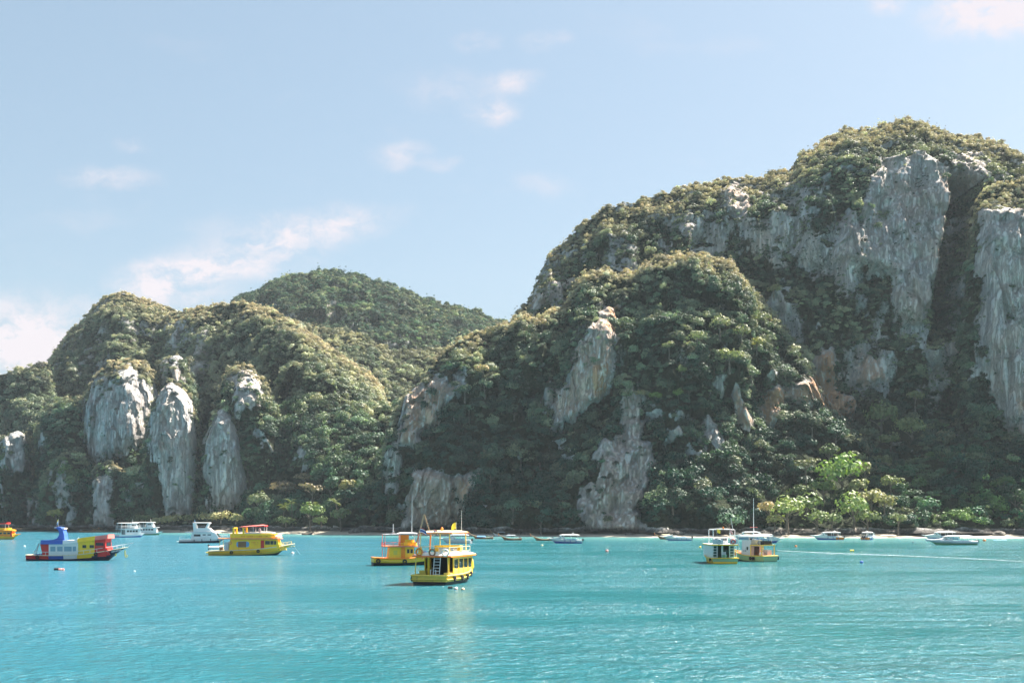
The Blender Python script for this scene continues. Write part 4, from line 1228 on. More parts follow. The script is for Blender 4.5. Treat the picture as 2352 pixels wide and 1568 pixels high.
# ---- near yellow tour boat, stern towards the ferry
def near_yellow_boat():
    o = boat('tour_boat', 1032, 1336, 73, 'near yellow tour boat seen from the stern with ladder and open dark cabin', 'boat', TOUR)
    H = Hull(13.5, 4.7, 1.05, .95, .0, .92, 1.6, .55, 2.6, .84)
    H.mesh(lambda x, h: 'black' if h < .5 else ('worn_yellow' if x < -6.74 else ('yellow' if h > .6 else 'worn_yellow'))).build('hull', o, smooth=True)
    H.deck('teal_deck', .12).build('deck', o)
    H.rail('pale_yellow', .12, .02, .03).build('gunwale', o, smooth=True)
    H.rail('worn_yellow', .08, -.42, .03).build('rubbing_strake', o, smooth=True)
    for x in (-4.6, -2.2, -.2, 1.9, 3.7): H.tyre(x, -1, o)
    H.tyre(-6.2, 1, o)
    # cabin: walls stand round an open back
    zt = 3.15
    for sd in (1, -1):
        wall = MB()
        y0, y1 = sorted((sd * 1.72, sd * 1.80))
        for (xa, xb) in ((-3.6, -3.2), (-1.9, -1.5), (-.1, .2), (1.5, 1.8), (3.0, 3.3)): wall.box(xa, xb, y0, y1, .95, zt, 'yellow')
        wall.box(-3.2, 3.0, y0 + .004, y1 - .004, .95, 1.75, 'pale_yellow'); wall.box(-3.2, 3.0, y0 + .004, y1 - .004, 2.85, zt, 'pale_yellow')
        wall.build('cabin_wall', o)
        for (xa, xb) in ((-3.2, -1.9), (-1.5, -.1), (.2, 1.5), (1.8, 3.0)):
            MB().box(xa, xb, sd * 1.76 - .01, sd * 1.76 + .01, 1.75, 2.85, 'glass').build('window', o)
        MB().tube([(-5.9, sd * 2.05, .95), (-5.9, sd * 1.95, zt)], .06, 'pale_yellow', 6).build('post', o)
        MB().box(-3.72, -3.56, sd * 1.25 - .12, sd * 1.25 + .12, .95, zt, 'yellow').build('door_post', o)
    MB().box(3.3, 3.4, -1.8, 1.8, .95, zt, 'yellow', 0, -.1, -.1).build('front_wall', o)
    MB().box(-.9, -.8, -1.7, 1.7, .95, zt - .02, 'black').build('bulkhead', o)
    MB().box(-3.4, -1.2, -1.6, -.9, .95, 1.45, 'wood').box(-3.4, -1.2, .9, 1.6, .95, 1.45, 'wood').build('bench', o)
    # upper deck with orange rim, swelling white towards the bow
    ud = MB().slab(rounded(-6.3, 5.0, 2.35, 2.4, .3), zt, lambda x: zt + .22, 'white', 'pink_red', .30, .35)
    ud.build('upper_deck', o)
    MB().slab(rounded(-6.36, 5.06, 2.41, 2.4, .3), zt + .02, zt + .14, 'orange').build('rim_band', o)
    con = MB()
    for i in range(14):
        a0, a1 = -1.75 + 3.5 * i / 14, -1.75 + 3.5 * (i + 1) / 14
        f = lambda a, r_: (-.4 + 2.0 * math.cos(a), r_ * math.sin(a) * 1.6)
        p, q = f(a0, 1.0), f(a1, 1.0)
        con.add([(p[0], p[1], zt + .2), (q[0], q[1], zt + .2), (q[0], q[1], zt + 1.25), (p[0], p[1], zt + 1.25)], [(0, 1, 2, 3)], 'yellow')
        con.add([(p[0] * 1.0 + .06, p[1] * 1.04, zt + .2), (q[0] + .06, q[1] * 1.04, zt + .2), (q[0] + .06, q[1] * 1.04, zt + 1.25), (p[0] + .06, p[1] * 1.04, zt + 1.25)], [(3, 2, 1, 0)], 'pale_yellow')
    con.build('wheel_screen', o, smooth=True)
    MB().box(-1.0, .2, -.9, .9, zt + .2, zt + .95, 'white').box(-1.05, .25, -.95, .95, zt + .95, zt + 1.02, 'wood').build('console', o)
    for i, (x, y) in enumerate(((-5.0, 1.85), (-5.0, -1.85), (1.3, 1.7), (1.3, -1.7))):
        MB().tube([(x, y, zt + .2), (x * .96, y * .96, 5.85)], .06, 'pale_yellow', 6).build('canopy_post', o)
    MB().plate([(1.9, 1.25), (2.1, 1.1), (1.95, 3.0), (1.8, 3.1)], 'x', -5.3, -5.0, 'yellow').v and None
    MB().box(-5.25, -4.7, 1.5, 2.0, zt + .2, zt + 1.2, 'yellow', .15, .1, -.2).build('locker', o)
    can = MB().slab(rounded(-5.3, 2.0, 2.05, 1.0, .6), 5.82, 6.02, 'cream', 'pale_yellow', .16, .3)
    can.build('canopy', o, smooth=False)
    MB().slab(rounded(-5.36, 2.06, 2.10, 1.0, .6), 5.88, 5.95, 'pink_red').build('canopy_edge', o)
    guard_rail(o, [(-6.0, 2.15, zt + .2), (-6.1, .9, zt + .2), (-6.1, -.9, zt + .2), (-6.0, -2.15, zt + .2), (-3.5, -2.2, zt + .2), (-1.0, -2.2, zt + .2), (1.5, -2.1, zt + .2)], .95, 'cream')
    guard_rail(o, [(-6.0, 2.15, zt + .2), (-3.5, 2.2, zt + .2), (-1.0, 2.2, zt + .2), (1.5, 2.1, zt + .2)], .95, 'cream')
    life_ring(o, (-6.2, 1.45, zt + .62), .38, (1, 0, 0), 'float_orange', 'flag_yellow')
    life_ring(o, (-6.2, -.15, zt + .55), .36, (1, 0, 0), 'wood', 'pale_wood')
    life_ring(o, (-6.2, -1.75, zt + .55), .38, (1, 0, 0), 'white', 'pale_yellow')
    ladder(o, (-6.5, -.75, 1.0), (-6.05, -.75, zt + .1), .75, 'pale_grey', 6, .05)
    MB().tube([(-6.6, -.1, .95), (-6.6, -.1, 1.75), (-6.6, -.75, 1.75), (-6.6, -.75, .95)], .045, 'white', 5).build('boarding_frame', o)
    flag(o, (-6.15, 1.35, zt + .8), 2.6, .75, .62, THAI, -1.25, .45, 'red white and blue striped flag at the stern rail')
    flag(o, (-5.2, .05, 4.0), 2.35, .55, .5, THAI, -1.0, .5, 'striped flag hanging under the canopy')
    flag(o, (-1.5, -1.4, 6.0), 1.15, .75, .75, [(1, 'flag_yellow')], 2.6, .55, 'plain yellow flag on the canopy')
    MB().tube([(.4, -1.4, 6.0), (.4, -1.4, 8.6)], .04, 'steel', 5, .025).build('antenna', o)
    MB().torus((5.3, -1.1, 2.0), .5, .16, (.3, -1, .1), 'yellow').build('bow_ring', o, smooth=True)
    MB().ball((-2.0, .2, 6.35), .16, 'orange', (1, 1, 1.5)).build('lamp', o, smooth=True)
    MB().box(-5.2, -4.4, -2.0, -1.2, .95, 1.35, 'pale_yellow').box(-5.0, -4.5, 1.2, 1.9, .95, 1.6, 'worn_yellow').build('deck_crate', o)
near_yellow_boat()

# ---- orange and yellow boat with derrick
def derrick_boat():
    o = boat('work_boat', 931, 1297, 14, 'orange and yellow boat with a derrick and tall mast, bow hidden behind the near boat', 'boat', TOUR)
    H = Hull(10.6, 3.9, 1.0, .75, .25, .86, 1.5, .5, 2.4, .82)
    H.mesh(lambda x, h: 'black' if h < .5 else 'yellow').build('hull', o, smooth=True)
    H.deck('orange', .1).build('deck', o)
    H.rail('orange', .10, .0, .02).build('gunwale', o, smooth=True)
    H.rail('pale_yellow', .07, -.42, .03).build('rubbing_strake', o, smooth=True)
    for x in (-4.6, -.4, 3.4): H.tyre(x, -1, o, .38, -.45)
    zt = 2.95
    house(o, 'wheelhouse', -2.9, 1.3, 1.35, .95, zt, 'yellow', -.1, .25, .05)
    MB().box(-.9, -.25, -1.42, -1.28, .98, zt - .05, 'orange').build('door', o)
    for (a, b) in ((.05, .45), (.6, 1.0)): side_window(o, a, b, 1.95, 2.6, 1.32, -1, 'glass', 'pale_yellow', .06)
    side_window(o, -2.1, -1.5, 1.7, 2.4, 1.32, -1, 'worn_yellow', None)
    for y in (-.7, .1): end_window(o, y, y + .6, 2.0, 2.6, 1.25, 1, 'glass', 'pale_yellow')
    MB().slab(rounded(-3.7, 2.0, 1.75, .9, 0), zt, zt + .16, 'orange', 'pink_red').build('upper_deck', o)
    guard_rail(o, [(-3.6, 1.6, zt + .16), (-3.6, 0, zt + .16), (-3.6, -1.6, zt + .16), (-2.2, -1.65, zt + .16), (-.6, -1.65, zt + .16)], .55, 'red', .045)
    for (x, y) in ((-3.5, -1.5), (-3.5, 1.5)): MB().tube([(x, y, .95), (x, y, 5.0)], .05, 'pink_red', 5).build('post', o)
    house(o, 'upper_cabin', -.9, .45, .8, zt + .16, 4.85, 'orange', 0, 0, .03)
    MB().box(.46, .50, -.5, .5, 4.0, 4.6, 'glass').build('window', o)
    MB().slab(rounded(-.9, 1.9, 1.15, 1.1, 0), zt + .16, zt + .75, 'orange', 'yellow').slab(rounded(-.2, 1.4, .8, .8, 0), zt + .76, zt + 1.15, 'pale_yellow', 'yellow').build('helm_bench', o)
    MB().slab(rounded(-1.4, 2.0, 1.25, .9, .9), 5.0, 5.12, 'white', 'white', .14, .35).build('canopy', o)
    for (x, y) in ((1.6, -.85), (1.6, .85), (-1.0, -1.0), (-1.0, 1.0)): MB().tube([(x, y, zt + .2), (x, y, 5.02)], .04, 'pale_grey', 5).build('canopy_post', o)
    MB().tube([(-3.5, -1.5, 4.95), (-1.2, -1.1, 5.02)], .04, 'pale_grey', 5).tube([(-3.5, 1.5, 4.95), (-1.2, 1.1, 5.02)], .04, 'pale_grey', 5).tube([(-3.5, -1.5, 4.95), (-3.5, 1.5, 4.95)], .04, 'pale_grey', 5).build('awning_frame', o)
    MB().tube([(1.1, .3, 5.1), (1.15, .3, 11.2)], .08, 'steel', 5, .04).build('mast', o)
    MB().tube([(-1.9, .4, 4.95), (-1.9, .4, 6.6)], .08, 'white', 5, .05).tube([(-2.15, .4, 4.95), (-1.9, .4, 5.7)], .03, 'white', 5).tube([(-1.65, .4, 4.98), (-1.9, .4, 5.7)], .03, 'white', 5).build('aerial', o)
    ap = (3.1, .1, 8.1)
    MB().tube([(1.7, -.9, 3.6), ap], .12, 'pale_wood', 5).tube([(1.9, .9, 3.2), ap], .11, 'pale_wood', 5).tube([(4.2, 0, 4.6), ap], .10, 'pale_wood', 5).build('derrick', o)
    MB().tube([(3.9, -.2, 1.2), (4.1, -.1, 4.8)], .12, 'orange', 6).build('samson_post', o)
    MB().tube([(2.0, -1.1, .95), (2.0, -1.1, 5.0)], .06, 'pink_red', 5).build('post', o)
    brl = MB().tube([(3.1, -.5, 1.15), (3.1, -.5, 1.4), (3.1, -.5, 2.1), (3.1, -.5, 2.25)], .32, 'blue', 12); brl.build('barrel', o, smooth=True)
    MB().box(1.5, 2.7, -1.2, .2, 1.0, 1.7, 'pink_red', .1).build('hatch_box', o)
    life_ring(o, (2.2, -1.55, 1.6), .3, (0, 1, 0), 'float_orange', 'white')
derrick_boat()

# ---- long yellow boat with red awning
def long_yellow_boat():
    o = boat('tour_boat', 580, 1274, 2, 'long yellow tour boat with red awning and a red door', 'boat', TOUR)
    H = Hull(16.9, 4.4, 1.05, 1.2, -.25, .86, 2.6, .5, 5.0, .82, 3.0)
    H.mesh(lambda x, h: 'dark_green' if h < .38 else ('worn_yellow' if h < .5 or x < -6.2 else 'yellow'), 32).build('hull', o, smooth=True)
    H.deck('pale_wood', .12).build('deck', o)
    H.rail('cream', .10, 0, .02).build('gunwale', o, smooth=True)
    H.rail('worn_yellow', .06, -.45, .03).build('rubbing_strake', o, smooth=True)
    for x in (-3.8, 1.5, 5.5): H.tyre(x, -1, o, .34, -.4)
    MB().slab(rounded(-9.2, -7.9, 1.7, 0, .5), .42, .62, 'worn_yellow').build('swim_platform', o)
    zt = 3.25; hw = 1.75
    house(o, 'cabin', -4.4, 5.9, hw, .95, zt, 'yellow', -.7, .3, .05)
    MB().plate([(5.55, .95), (6.7, 1.0), (6.3, 1.75), (5.55, 2.3)], 'y', -1.3, 1.3, 'pale_yellow').build('fore_cabin', o)
    # rounded cabin opening: blue surround, dark centre
    for sd in (-1, 1):
        big = MB(); pts = []
        for i in range(16):
            a = 2 * math.pi * i / 16
            pts.append((-1.62 + (1.05 + .22 * (1 if math.cos(a) > 0 else -1) * 0) * math.copysign(abs(math.cos(a)) ** .5, math.cos(a)) * 1.22, 2.2 + .6 * math.copysign(abs(math.sin(a)) ** .6, math.sin(a))))
        a_, b_ = sorted((sd * (hw - .06), sd * (hw + .03)))
        wv = big.plate(pts, 'y', a_, b_, 'sky_blue').build('window', o)
        a_, b_ = sorted((sd * (hw - .06), sd * (hw + .05)))
        MB().box(-2.55, -.95, a_, b_, 1.62, 2.75, 'wood').build('centre_panel', wv)  # brown panel filling the middle of the opening
        MB().box(1.95, 2.6, a_, b_, 1.0, 3.0, 'red').build('door', o)
        for (xa, xb) in ((2.8, 3.75), (3.85, 4.5), (4.58, 5.0)): side_window(o, xa, xb, 2.15, 2.9, hw - .03, sd, 'glass', 'pale_yellow', .04)
    MB().box(5.2, 5.32, -1.4, 1.4, 2.2, 2.95, 'glass', 0, -.15, -.15).build('windscreen', o)
    lettering(o, .15, 1.6, 2.45, hw - .03, -1, .26, 'red', seed=3)
    lettering(o, .5, 1.4, 2.1, hw - .02, -1, .10, 'red', seed=4)
    MB().slab(rounded(-6.7, 6.1, 2.2, 1.6, .3), zt, zt + .16, 'orange', 'pink_red').build('upper_deck', o)
    MB().slab(rounded(-4.3, 5.3, 1.95, 1.2, .3), zt + .16, zt + 1.05, 'yellow', 'yellow', .02, .06).build('coaming', o)
    MB().slab(rounded(4.0, 5.9, 1.7, 1.4, 0), zt + .17, zt + .62, 'white', 'cream', .25, .4).build('visor', o)
    lettering(o, -1.9, 3.4, zt + .42, 1.95, -1, .24, 'red', seed=5)
    MB().slab(rounded(-1.2, 4.6, 1.6, 1.0, 0), zt + 1.06, zt + 1.3, 'white', 'white').build('sun_deck', o)
    for x in (-3.6, -1.6):
        MB().plate([(x - .35, zt + .16), (x + .55, zt + .16), (x + .32, zt + 1.3), (x + .25, zt + 2.3), (x - .05, zt + 2.3), (x - .05, zt + 1.3)], 'y', -1.85, -1.65, 'yellow').plate([(x - .35, zt + .16), (x + .55, zt + .16), (x + .32, zt + 1.3), (x + .25, zt + 2.3), (x - .05, zt + 2.3), (x - .05, zt + 1.3)], 'y', 1.65, 1.85, 'yellow').box(x - .05, x + .25, -1.65, 1.65, zt + 2.12, zt + 2.28, 'yellow').build('arch', o)
    aw = MB().slab(rounded(-2.6, 3.0, 1.75, .4, .4), lambda x: zt + 2.42 + .02 * x, lambda x: zt + 2.55 + .06 * x, 'pink_red', 'red', .14, .35); aw.build('awning', o)
    for (x, y) in ((.4, 1.5), (.4, -1.5), (2.6, 1.5), (2.6, -1.5)): MB().tube([(x, y, zt + 1.2), (x, y, zt + 2.5)], .04, 'white', 5).build('awning_post', o)
    MB().ball((1.4, .2, zt + 1.75), .3, 'pale_grey', (1, 1, 1.5)).build('seat', o, smooth=True)
    guard_rail(o, [H.gun(t, -1, -.1) for t in (.86, .90, .94, .975)], .6, 'pale_yellow', .03)
    guard_rail(o, [H.gun(t, 1, -.1) for t in (.86, .90, .94, .975)], .6, 'pale_yellow', .03)
    for y in (-1.7, 1.7): MB().tube([(-6.2, y, .9), (-6.2, y, zt)], .06, 'worn_yellow', 5).build('post', o)
    MB().box(-6.3, -6.15, -1.6, 1.6, 1.0, 1.6, 'wood').build('stern_bench', o)
    MB().box(-5.3, -4.5, -1.5, -.5, .95, 2.6, 'pale_grey').build('shower_stall', o)
    life_ring(o, (-4.1, -1.86, 2.5), .26, (0, 1, 0))
    MB().tube([H.gun(.985, -1, 0, .0), (9.6, -.4, .1)], .02, 'white', 4).build('mooring_line', o)
    # tender carried behind the stern
    d = boat('inflatable_dinghy', 496, 1266, 4, 'white inflatable dinghy hanging at the stern of the long yellow boat', 'dinghy', None)
    for sd in (1, -1):
        MB().tube([(-1.5, sd * .6, .85), (-.8, sd * .62, .85), (.6, sd * .6, .9), (1.25, sd * .3, 1.05), (1.45, 0, 1.12)], .30, 'white', 9).build('tube', d, smooth=True)
    MB().box(-1.2, .9, -.5, .5, .62, .75, 'pale_grey').build('floor', d)
    MB().box(-1.65, -1.45, -.35, .35, .4, 1.35, 'black').ball((-1.6, 0, 1.4), .22, 'black').build('outboard_motor', d)
    MB().tube([(.4, .55, 1.1), (2.2, .4, 1.5)], .05, 'steel', 5).tube([(-.6, .55, 1.1), (2.2, .4, 1.5)], .05, 'steel', 5).build('davit', d)
long_yellow_boat()

# ---- tricolour boat with a hooked funnel
def tricolour_boat():
    o = boat('tour_boat', 180, 1286, 2, 'tour boat painted in red, blue, white and yellow blocks with hooked blue funnel', 'boat', TOUR)
    H = Hull(17.4, 4.6, .85, 1.45, .15, .7, 2.4, .5, 5.0, .80, 2.6)
    def hc(x, h):
        if h < .50 or (x > 1.0 and h < .50 + .06 * (x - 1.0)): return 'navy'
        return 'red' if x < -4.6 else 'blue' if x < -2.1 else 'white' if x < .45 else 'yellow' if x < 3.5 else 'red' if x < 6.0 else 'navy'
    H.mesh(hc, 40, (0, .2, .40, .55, .70, .85, 1.0)).build('hull', o, smooth=True)
    H.deck('grey', .15).build('deck', o)
    H.rail('cream', .07, 0, .02).build('gunwale', o, smooth=True)
    guard_rail(o, [H.gun(t, -1, -.05) for t in np.linspace(.12, .97, 15)], .62, 'white', .04, False)
    guard_rail(o, [H.gun(t, 1, -.05) for t in np.linspace(.12, .97, 15)], .62, 'white', .04, False)
    MB().tube([H.gun(.97, -1, 0, .6), (9.6, 0, 3.1), H.gun(.97, 1, 0, .6)], .04, 'white', 5).tube([H.gun(1, 1, 0, .05), (9.6, 0, 3.1)], .04, 'white', 5).build('pulpit', o)
    for x in (-6.5, 3.7): H.tyre(x, -1, o, .36, -.3)
    hw = 1.85; zr = lambda x: 2.95 + .14 * max(x + 2.0, 0) * .9
    # cabin blocks, one paint each
    for (xa, xb, key, sx0) in ((-5.6, -4.6, 'red', .5), (-4.6, .5, 'white', 0), (.5, 3.4, 'yellow', 0), (3.4, 5.3, 'red', 0)):
        MB().add([(xa, -hw, .7), (xb, -hw, .7), (xb, hw, .7), (xa, hw, .7), (xa - sx0, -hw + .05, zr(xa)), (xb, -hw + .05, zr(xb)), (xb, hw - .05, zr(xb)), (xa - sx0, hw - .05, zr(xa))],
                 [(3, 2, 1, 0), (4, 5, 6, 7), (0, 1, 5, 4), (1, 2, 6, 5), (2, 3, 7, 6), (3, 0, 4, 7)], key).build('cabin_block', o)
    for (xa, xb) in ((-4.3, -3.4), (-3.1, -2.15), (-1.9, .2)):
        for sd in (-1, 1): side_window(o, xa, xb, 1.65, 2.5, hw - .02, sd, 'pale_glass', 'white', .07)
    side_window(o, -.55, -.42, 1.65, 2.5, hw + .02, -1, 'white', None, name='mullion')
    for (xa, xb) in ((1.3, 1.95), (2.55, 3.3)): side_window(o, xa, xb, 2.25, 2.75, hw - .02, -1, 'glass', 'worn_yellow', .05)
    side_window(o, .52, .72, 1.2, 2.8, hw - .02, -1, 'worn_yellow', None, name='door')
    side_window(o, 3.6, 5.0, 2.65, 3.15, hw - .02, -1, 'glass', 'red', .05)
    MB().box(5.27, 5.36, -1.4, 1.4, 2.5, 3.2, 'glass').build('windscreen', o)
    MB().plate([(5.3, .9), (6.0, 1.0), (5.5, 2.2), (5.3, 2.25)], 'y', -1.7, 1.7, 'red').build('fore_cabin', o)
    # roof fascia in the same blocks
    for (xa, xb, key, lift) in ((-5.95, -2.1, 'blue', .72), (-2.1, .45, 'white', .68), (.45, 3.5, 'yellow', .62), (3.5, 5.75, 'pink_red', .60)):
        n = 4; mb = MB()
        for i in range(n):
            a, b = xa + (xb - xa) * i / n, xa + (xb - xa) * (i + 1) / n
            za, zb = zr(a) - .05, zr(b) - .05
            ha, hb = lift + .12 * (a > 0) - .2 * math.exp(-((a + .3) / .9) ** 2), lift + .12 * (b > 0) - .2 * math.exp(-((b + .3) / .9) ** 2)
            mb.add([(a, -2.1, za), (b, -2.1, zb), (b, 2.1, zb), (a, 2.1, za), (a, -1.9, za + ha), (b, -1.9, zb + hb), (b, 1.9, zb + hb), (a, 1.9, za + ha)],
                   [(3, 2, 1, 0), (4, 5, 6, 7), (0, 1, 5, 4), (2, 3, 7, 6)] + ([(3, 0, 4, 7)] if i == 0 else []) + ([(1, 2, 6, 5)] if i == n - 1 else []), key)
        mb.build('roof_block', o)
    fin = [(-5.6, 3.6), (-4.0, 3.7), (-3.4, 3.95), (-3.05, 4.5), (-3.05, 5.1), (-3.3, 5.5), (-3.75, 5.72), (-3.4, 5.95), (-2.75, 5.85), (-2.4, 5.3), (-2.2, 4.6), (-2.1, 3.6)]
    MB().plate(fin, 'y', -1.0, 1.0, 'blue').build('funnel', o)
    MB().box(-3.95, -3.6, -.9, .9, 5.68, 5.9, 'pale_grey').box(-2.6, -2.2, -.8, .8, 5.55, 5.75, 'white').build('funnel_cap', o)
    flag(o, (-3.5, 0, 5.8), 1.5, .55, .8, [(1, 'flag_yellow'), (1, 'flag_white'), (1, 'sky_blue')], 2.2, .5, 'limp yellow, white and blue flag on the funnel')
    MB().box(-7.3, -6.0, -1.3, 1.3, .75, 1.15, 'blue').build('stern_locker', o)
    for y in (-1.7, 1.7): MB().tube([(-7.0, y, .8), (-6.3, y, 3.0)], .05, 'wood', 5).build('post', o)
    MB().slab(rounded(-8.9, -7.4, 1.1, 0, .4), .25, .4, 'worn_yellow').build('swim_platform', o)
    ladder(o, (-7.9, -1.2, .4), (-6.2, -1.7, 3.2), .4, 'pale_grey', 5, .03)
    lettering(o, 5.0, 5.6, 1.55, H.w(H.t_of(5.3)), -1, .2, 'white', .02, 8)
    nm = MB()
    for i in range(7):
        x = 6.25 + i * .22; t = H.t_of(x); wy = H.w(t) * .985
        nm.box(x, x + .14, -wy - .05, -wy + .03, H.top(t) - .42 + .01 * i, H.top(t) - .2 + .01 * i, 'white')
    nm.build('name_board', o)
    MB().plate([(6.7, .75), (6.95, .75), (7.0, 1.25), (6.75, 1.2)], 'y', -1.05, -.9, 'pale_yellow').build('eye_mark', o)
    MB().tube([(8.6, -.3, 1.9), (8.5, -.3, .9)], .03, 'steel', 4).torus((8.5, -.3, .75), .2, .05, (0, 1, 0), 'flag_yellow').build('anchor', o)
    MB().tube([(8.3, -.35, 1.8), (8.3, -.35, .75)], .09, 'flag_yellow', 6).build('bow_fender', o)
tricolour_boat()

# ---- yellow boat cut by the left edge of the picture
def edge_boat():
    o = boat('tour_boat', 2, 1238, 3, 'distant yellow and orange boat cut off at the left edge', 'boat', TOUR)
    H = Hull(13.0, 3.9, 1.0, .8, .0, .85, 1.8, .4, 2.4)
    H.mesh(lambda x, h: 'worn_yellow' if h < .5 else 'yellow', 20).build('hull', o, smooth=True)
    H.deck('orange', .1).build('deck', o); H.rail('orange', .07).build('gunwale', o)
    house(o, 'cabin', -4.5, 4.4, 1.6, .95, 2.7, 'orange', -.4, 0, .05)
    for i in range(6): side_window(o, -3.9 + i * 1.3, -2.9 + i * 1.3, 1.75, 2.35, 1.56, -1, 'glass', 'yellow', .05)
    MB().box(3.6, 4.1, -1.66, -1.5, 1.0, 2.5, 'red').build('door', o)
    MB().slab(rounded(-5.2, 4.8, 1.95, 1.0, 0), 2.7, 3.15, 'yellow', 'orange', .1, .2).build('upper_deck', o)
    MB().slab(rounded(-4.0, 3.4, 1.3, .6, 0), 3.2, 3.8, 'yellow').build('coaming', o)
    MB().slab(rounded(-5.0, 2.8, 1.8, .4, .3), lambda x: 5.0 + .05 * x, lambda x: 5.35 + .09 * x, 'orange', 'red').build('awning', o)
    for (x, y) in ((-4.4, 1.5), (-4.4, -1.5), (2.0, 1.5), (2.0, -1.5)): MB().tube([(x, y, 3.1), (x, y, 5.1)], .05, 'white', 5).build('awning_post', o)
edge_boat()

# ---- two white double deckers and the white yacht
def white_ferry(x, y, head, L, hullkey, label, dx=0):
    o = boat('ferry', x, y, head, label, 'ferry', 'white double deck ferries')
    H = Hull(L, 4.4, 1.0, .5, 0, .95, 1.4, .4, 3.0)
    H.mesh(lambda x, h: hullkey if h < .62 else 'white', 20).build('hull', o, smooth=True)
    H.deck('pale_grey', .08).build('deck', o)
    a, b = -L / 2, L / 2
    house(o, 'lower_cabin', a + 2.4, b - 2.4, 1.85, .95, 3.0, 'white', -.5, 0, .03)
    for sd in (-1, 1):
        n = int((L - 6) / 1.1)
        for i in range(n): side_window(o, a + 2.9 + i * 1.1, a + 3.7 + i * 1.1, 1.9, 2.55, 1.83, sd, 'glass', 'pale_grey', .04)
    MB().box(a + 2.36, a + 2.42, -1.2, -.1, 1.0, 2.7, 'glass').build('door', o)
    MB().box(a + 2.36, a + 2.42, .2, 1.3, 1.0, 2.7, 'glass').build('door', o)
    MB().slab(rounded(a + .4, b - 1.6, 2.15, 1.3, 0), 3.0, 3.18, 'white', 'pale_grey').build('upper_deck', o)
    house(o, 'wheelhouse', b - 6.5, b - 3.6, 1.5, 3.18, 4.9, 'white', -.5, 0, .05)
    for sd in (-1, 1): side_window(o, b - 6.1, b - 4.6, 4.0, 4.6, 1.46, sd, 'glass', 'pale_grey', .04)
    MB().slab(rounded(a + .8, b - 3.2, 2.05, .8, 0), 5.05, 5.2, 'white', 'white', .08, .2).build('sun_roof', o)
    for i in range(4):
        for sd in (-1, 1): MB().tube([(a + 1.0 + i * (L - 6) / 3.2, sd * 1.9, 3.18), (a + 1.0 + i * (L - 6) / 3.2, sd * 1.9, 5.06)], .05, 'white', 5).build('post', o)
    guard_rail(o, [(a + .6, 2.05, 3.18), (a + .6, -2.05, 3.18), (a + L * .35, -2.05, 3.18), (b - 3, -2.0, 3.18)], .9, 'white', .05)
    for sd in (-1, 1): MB().tube([(a + .5, sd * 1.9, .95), (a + .5, sd * 1.9, 3.0)], .06, 'white', 5).build('post', o)
    ladder(o, (a + 1.0, 1.6, 1.0), (a + 1.8, 1.6, 3.0), .5, 'pale_grey', 4, .03)
    MB().tube([(b - 5, 0, 5.2), (b - 5.2, 0, 6.6)], .04, 'white', 5).build('mast', o)
white_ferry(302, 1233, 42, 11, 'blue', 'white double deck ferry with blue hull seen from its open stern')
white_ferry(338, 1228, 6, 13, 'green', 'white double deck ferry with green hull behind the blue hulled one')

def yacht():
    o = boat('motor_yacht', 470, 1246, 4, 'white motor yacht with flybridge beside the long yellow boat', 'yacht', None)
    H = Hull(14.0, 4.2, 1.15, .6, -.2, .9, 2.2, .4, 2.4)
    H.mesh(lambda x, h: 'navy' if h < .50 else 'white', 24).build('hull', o, smooth=True)
    H.deck('pale_grey', .1).build('deck', o)
    MB().slab(rounded(-7.9, -6.6, 1.7, 0, .4), .35, .5, 'white').build('swim_platform', o)
    for x in (-2.6, -.4, 2.0, 4.0):
        t = H.t_of(x); p = H.gun(t, -1, .1, -.1)
        MB().tube([p, (p[0], p[1], p[2] - .7)], .11, 'navy', 6).build('fender', o)
    house(o, 'saloon', -3.6, 4.6, 1.6, 1.1, 3.0, 'white', -1.4, .2, .12)
    side_window(o, -2.8, -.9, 1.65, 2.5, 1.52, -1, 'glass', 'white', .05); side_window(o, -.3, .6, 1.9, 2.5, 1.5, -1, 'glass', 'white', .05); side_window(o, 1.1, 2.1, 1.9, 2.5, 1.5, -1, 'glass', 'white', .05)
    MB().add([(4.55, -1.2, 1.7), (4.55, 1.2, 1.7), (3.5, 1.1, 2.85), (3.5, -1.1, 2.85), (4.5, -1.2, 1.66), (4.5, 1.2, 1.66), (3.4, 1.1, 2.85), (3.4, -1.1, 2.85)], [(0, 1, 2, 3), (7, 6, 5, 4), (0, 3, 7, 4), (1, 5, 6, 2)], 'glass').build('windscreen', o)
    MB().slab(rounded(-5.2, 3.3, 1.85, 1.4, 0), 3.0, 3.2, 'white', 'pale_grey', .02, .1).build('flybridge_deck', o)
    house(o, 'flybridge', -2.2, 2.6, 1.5, 3.2, 4.3, 'white', -1.1, -.4, .15)
    for sd in (-1, 1):
        MB().plate([(-2.9, 3.2), (-1.9, 3.2), (-2.6, 5.7), (-3.1, 5.7)], 'y', *sorted((sd * 1.35, sd * 1.5)), 'white').plate([(.3, 4.25), (.9, 4.25), (1.5, 5.7), (1.1, 5.7)], 'y', *sorted((sd * 1.3, sd * 1.42)), 'white').build('arch_leg', o)
    MB().slab(rounded(-3.3, 1.9, 1.6, .6, .3), 5.7, 5.85, 'white', 'white', .06, .2).build('hard_top', o)
    MB().tube([(-2.8, .3, 5.85), (-2.9, .3, 6.6)], .05, 'sky_blue', 5).build('mast', o)
    guard_rail(o, [(-6.8, -1.6, .9), (-5.6, -1.75, .95), (-4.4, -1.8, 1.0)], .9, 'white', .03)
    guard_rail(o, [H.gun(t, -1, -.1) for t in (.55, .64, .73, .82, .91, .98)], .6, 'white', .03)
yacht()

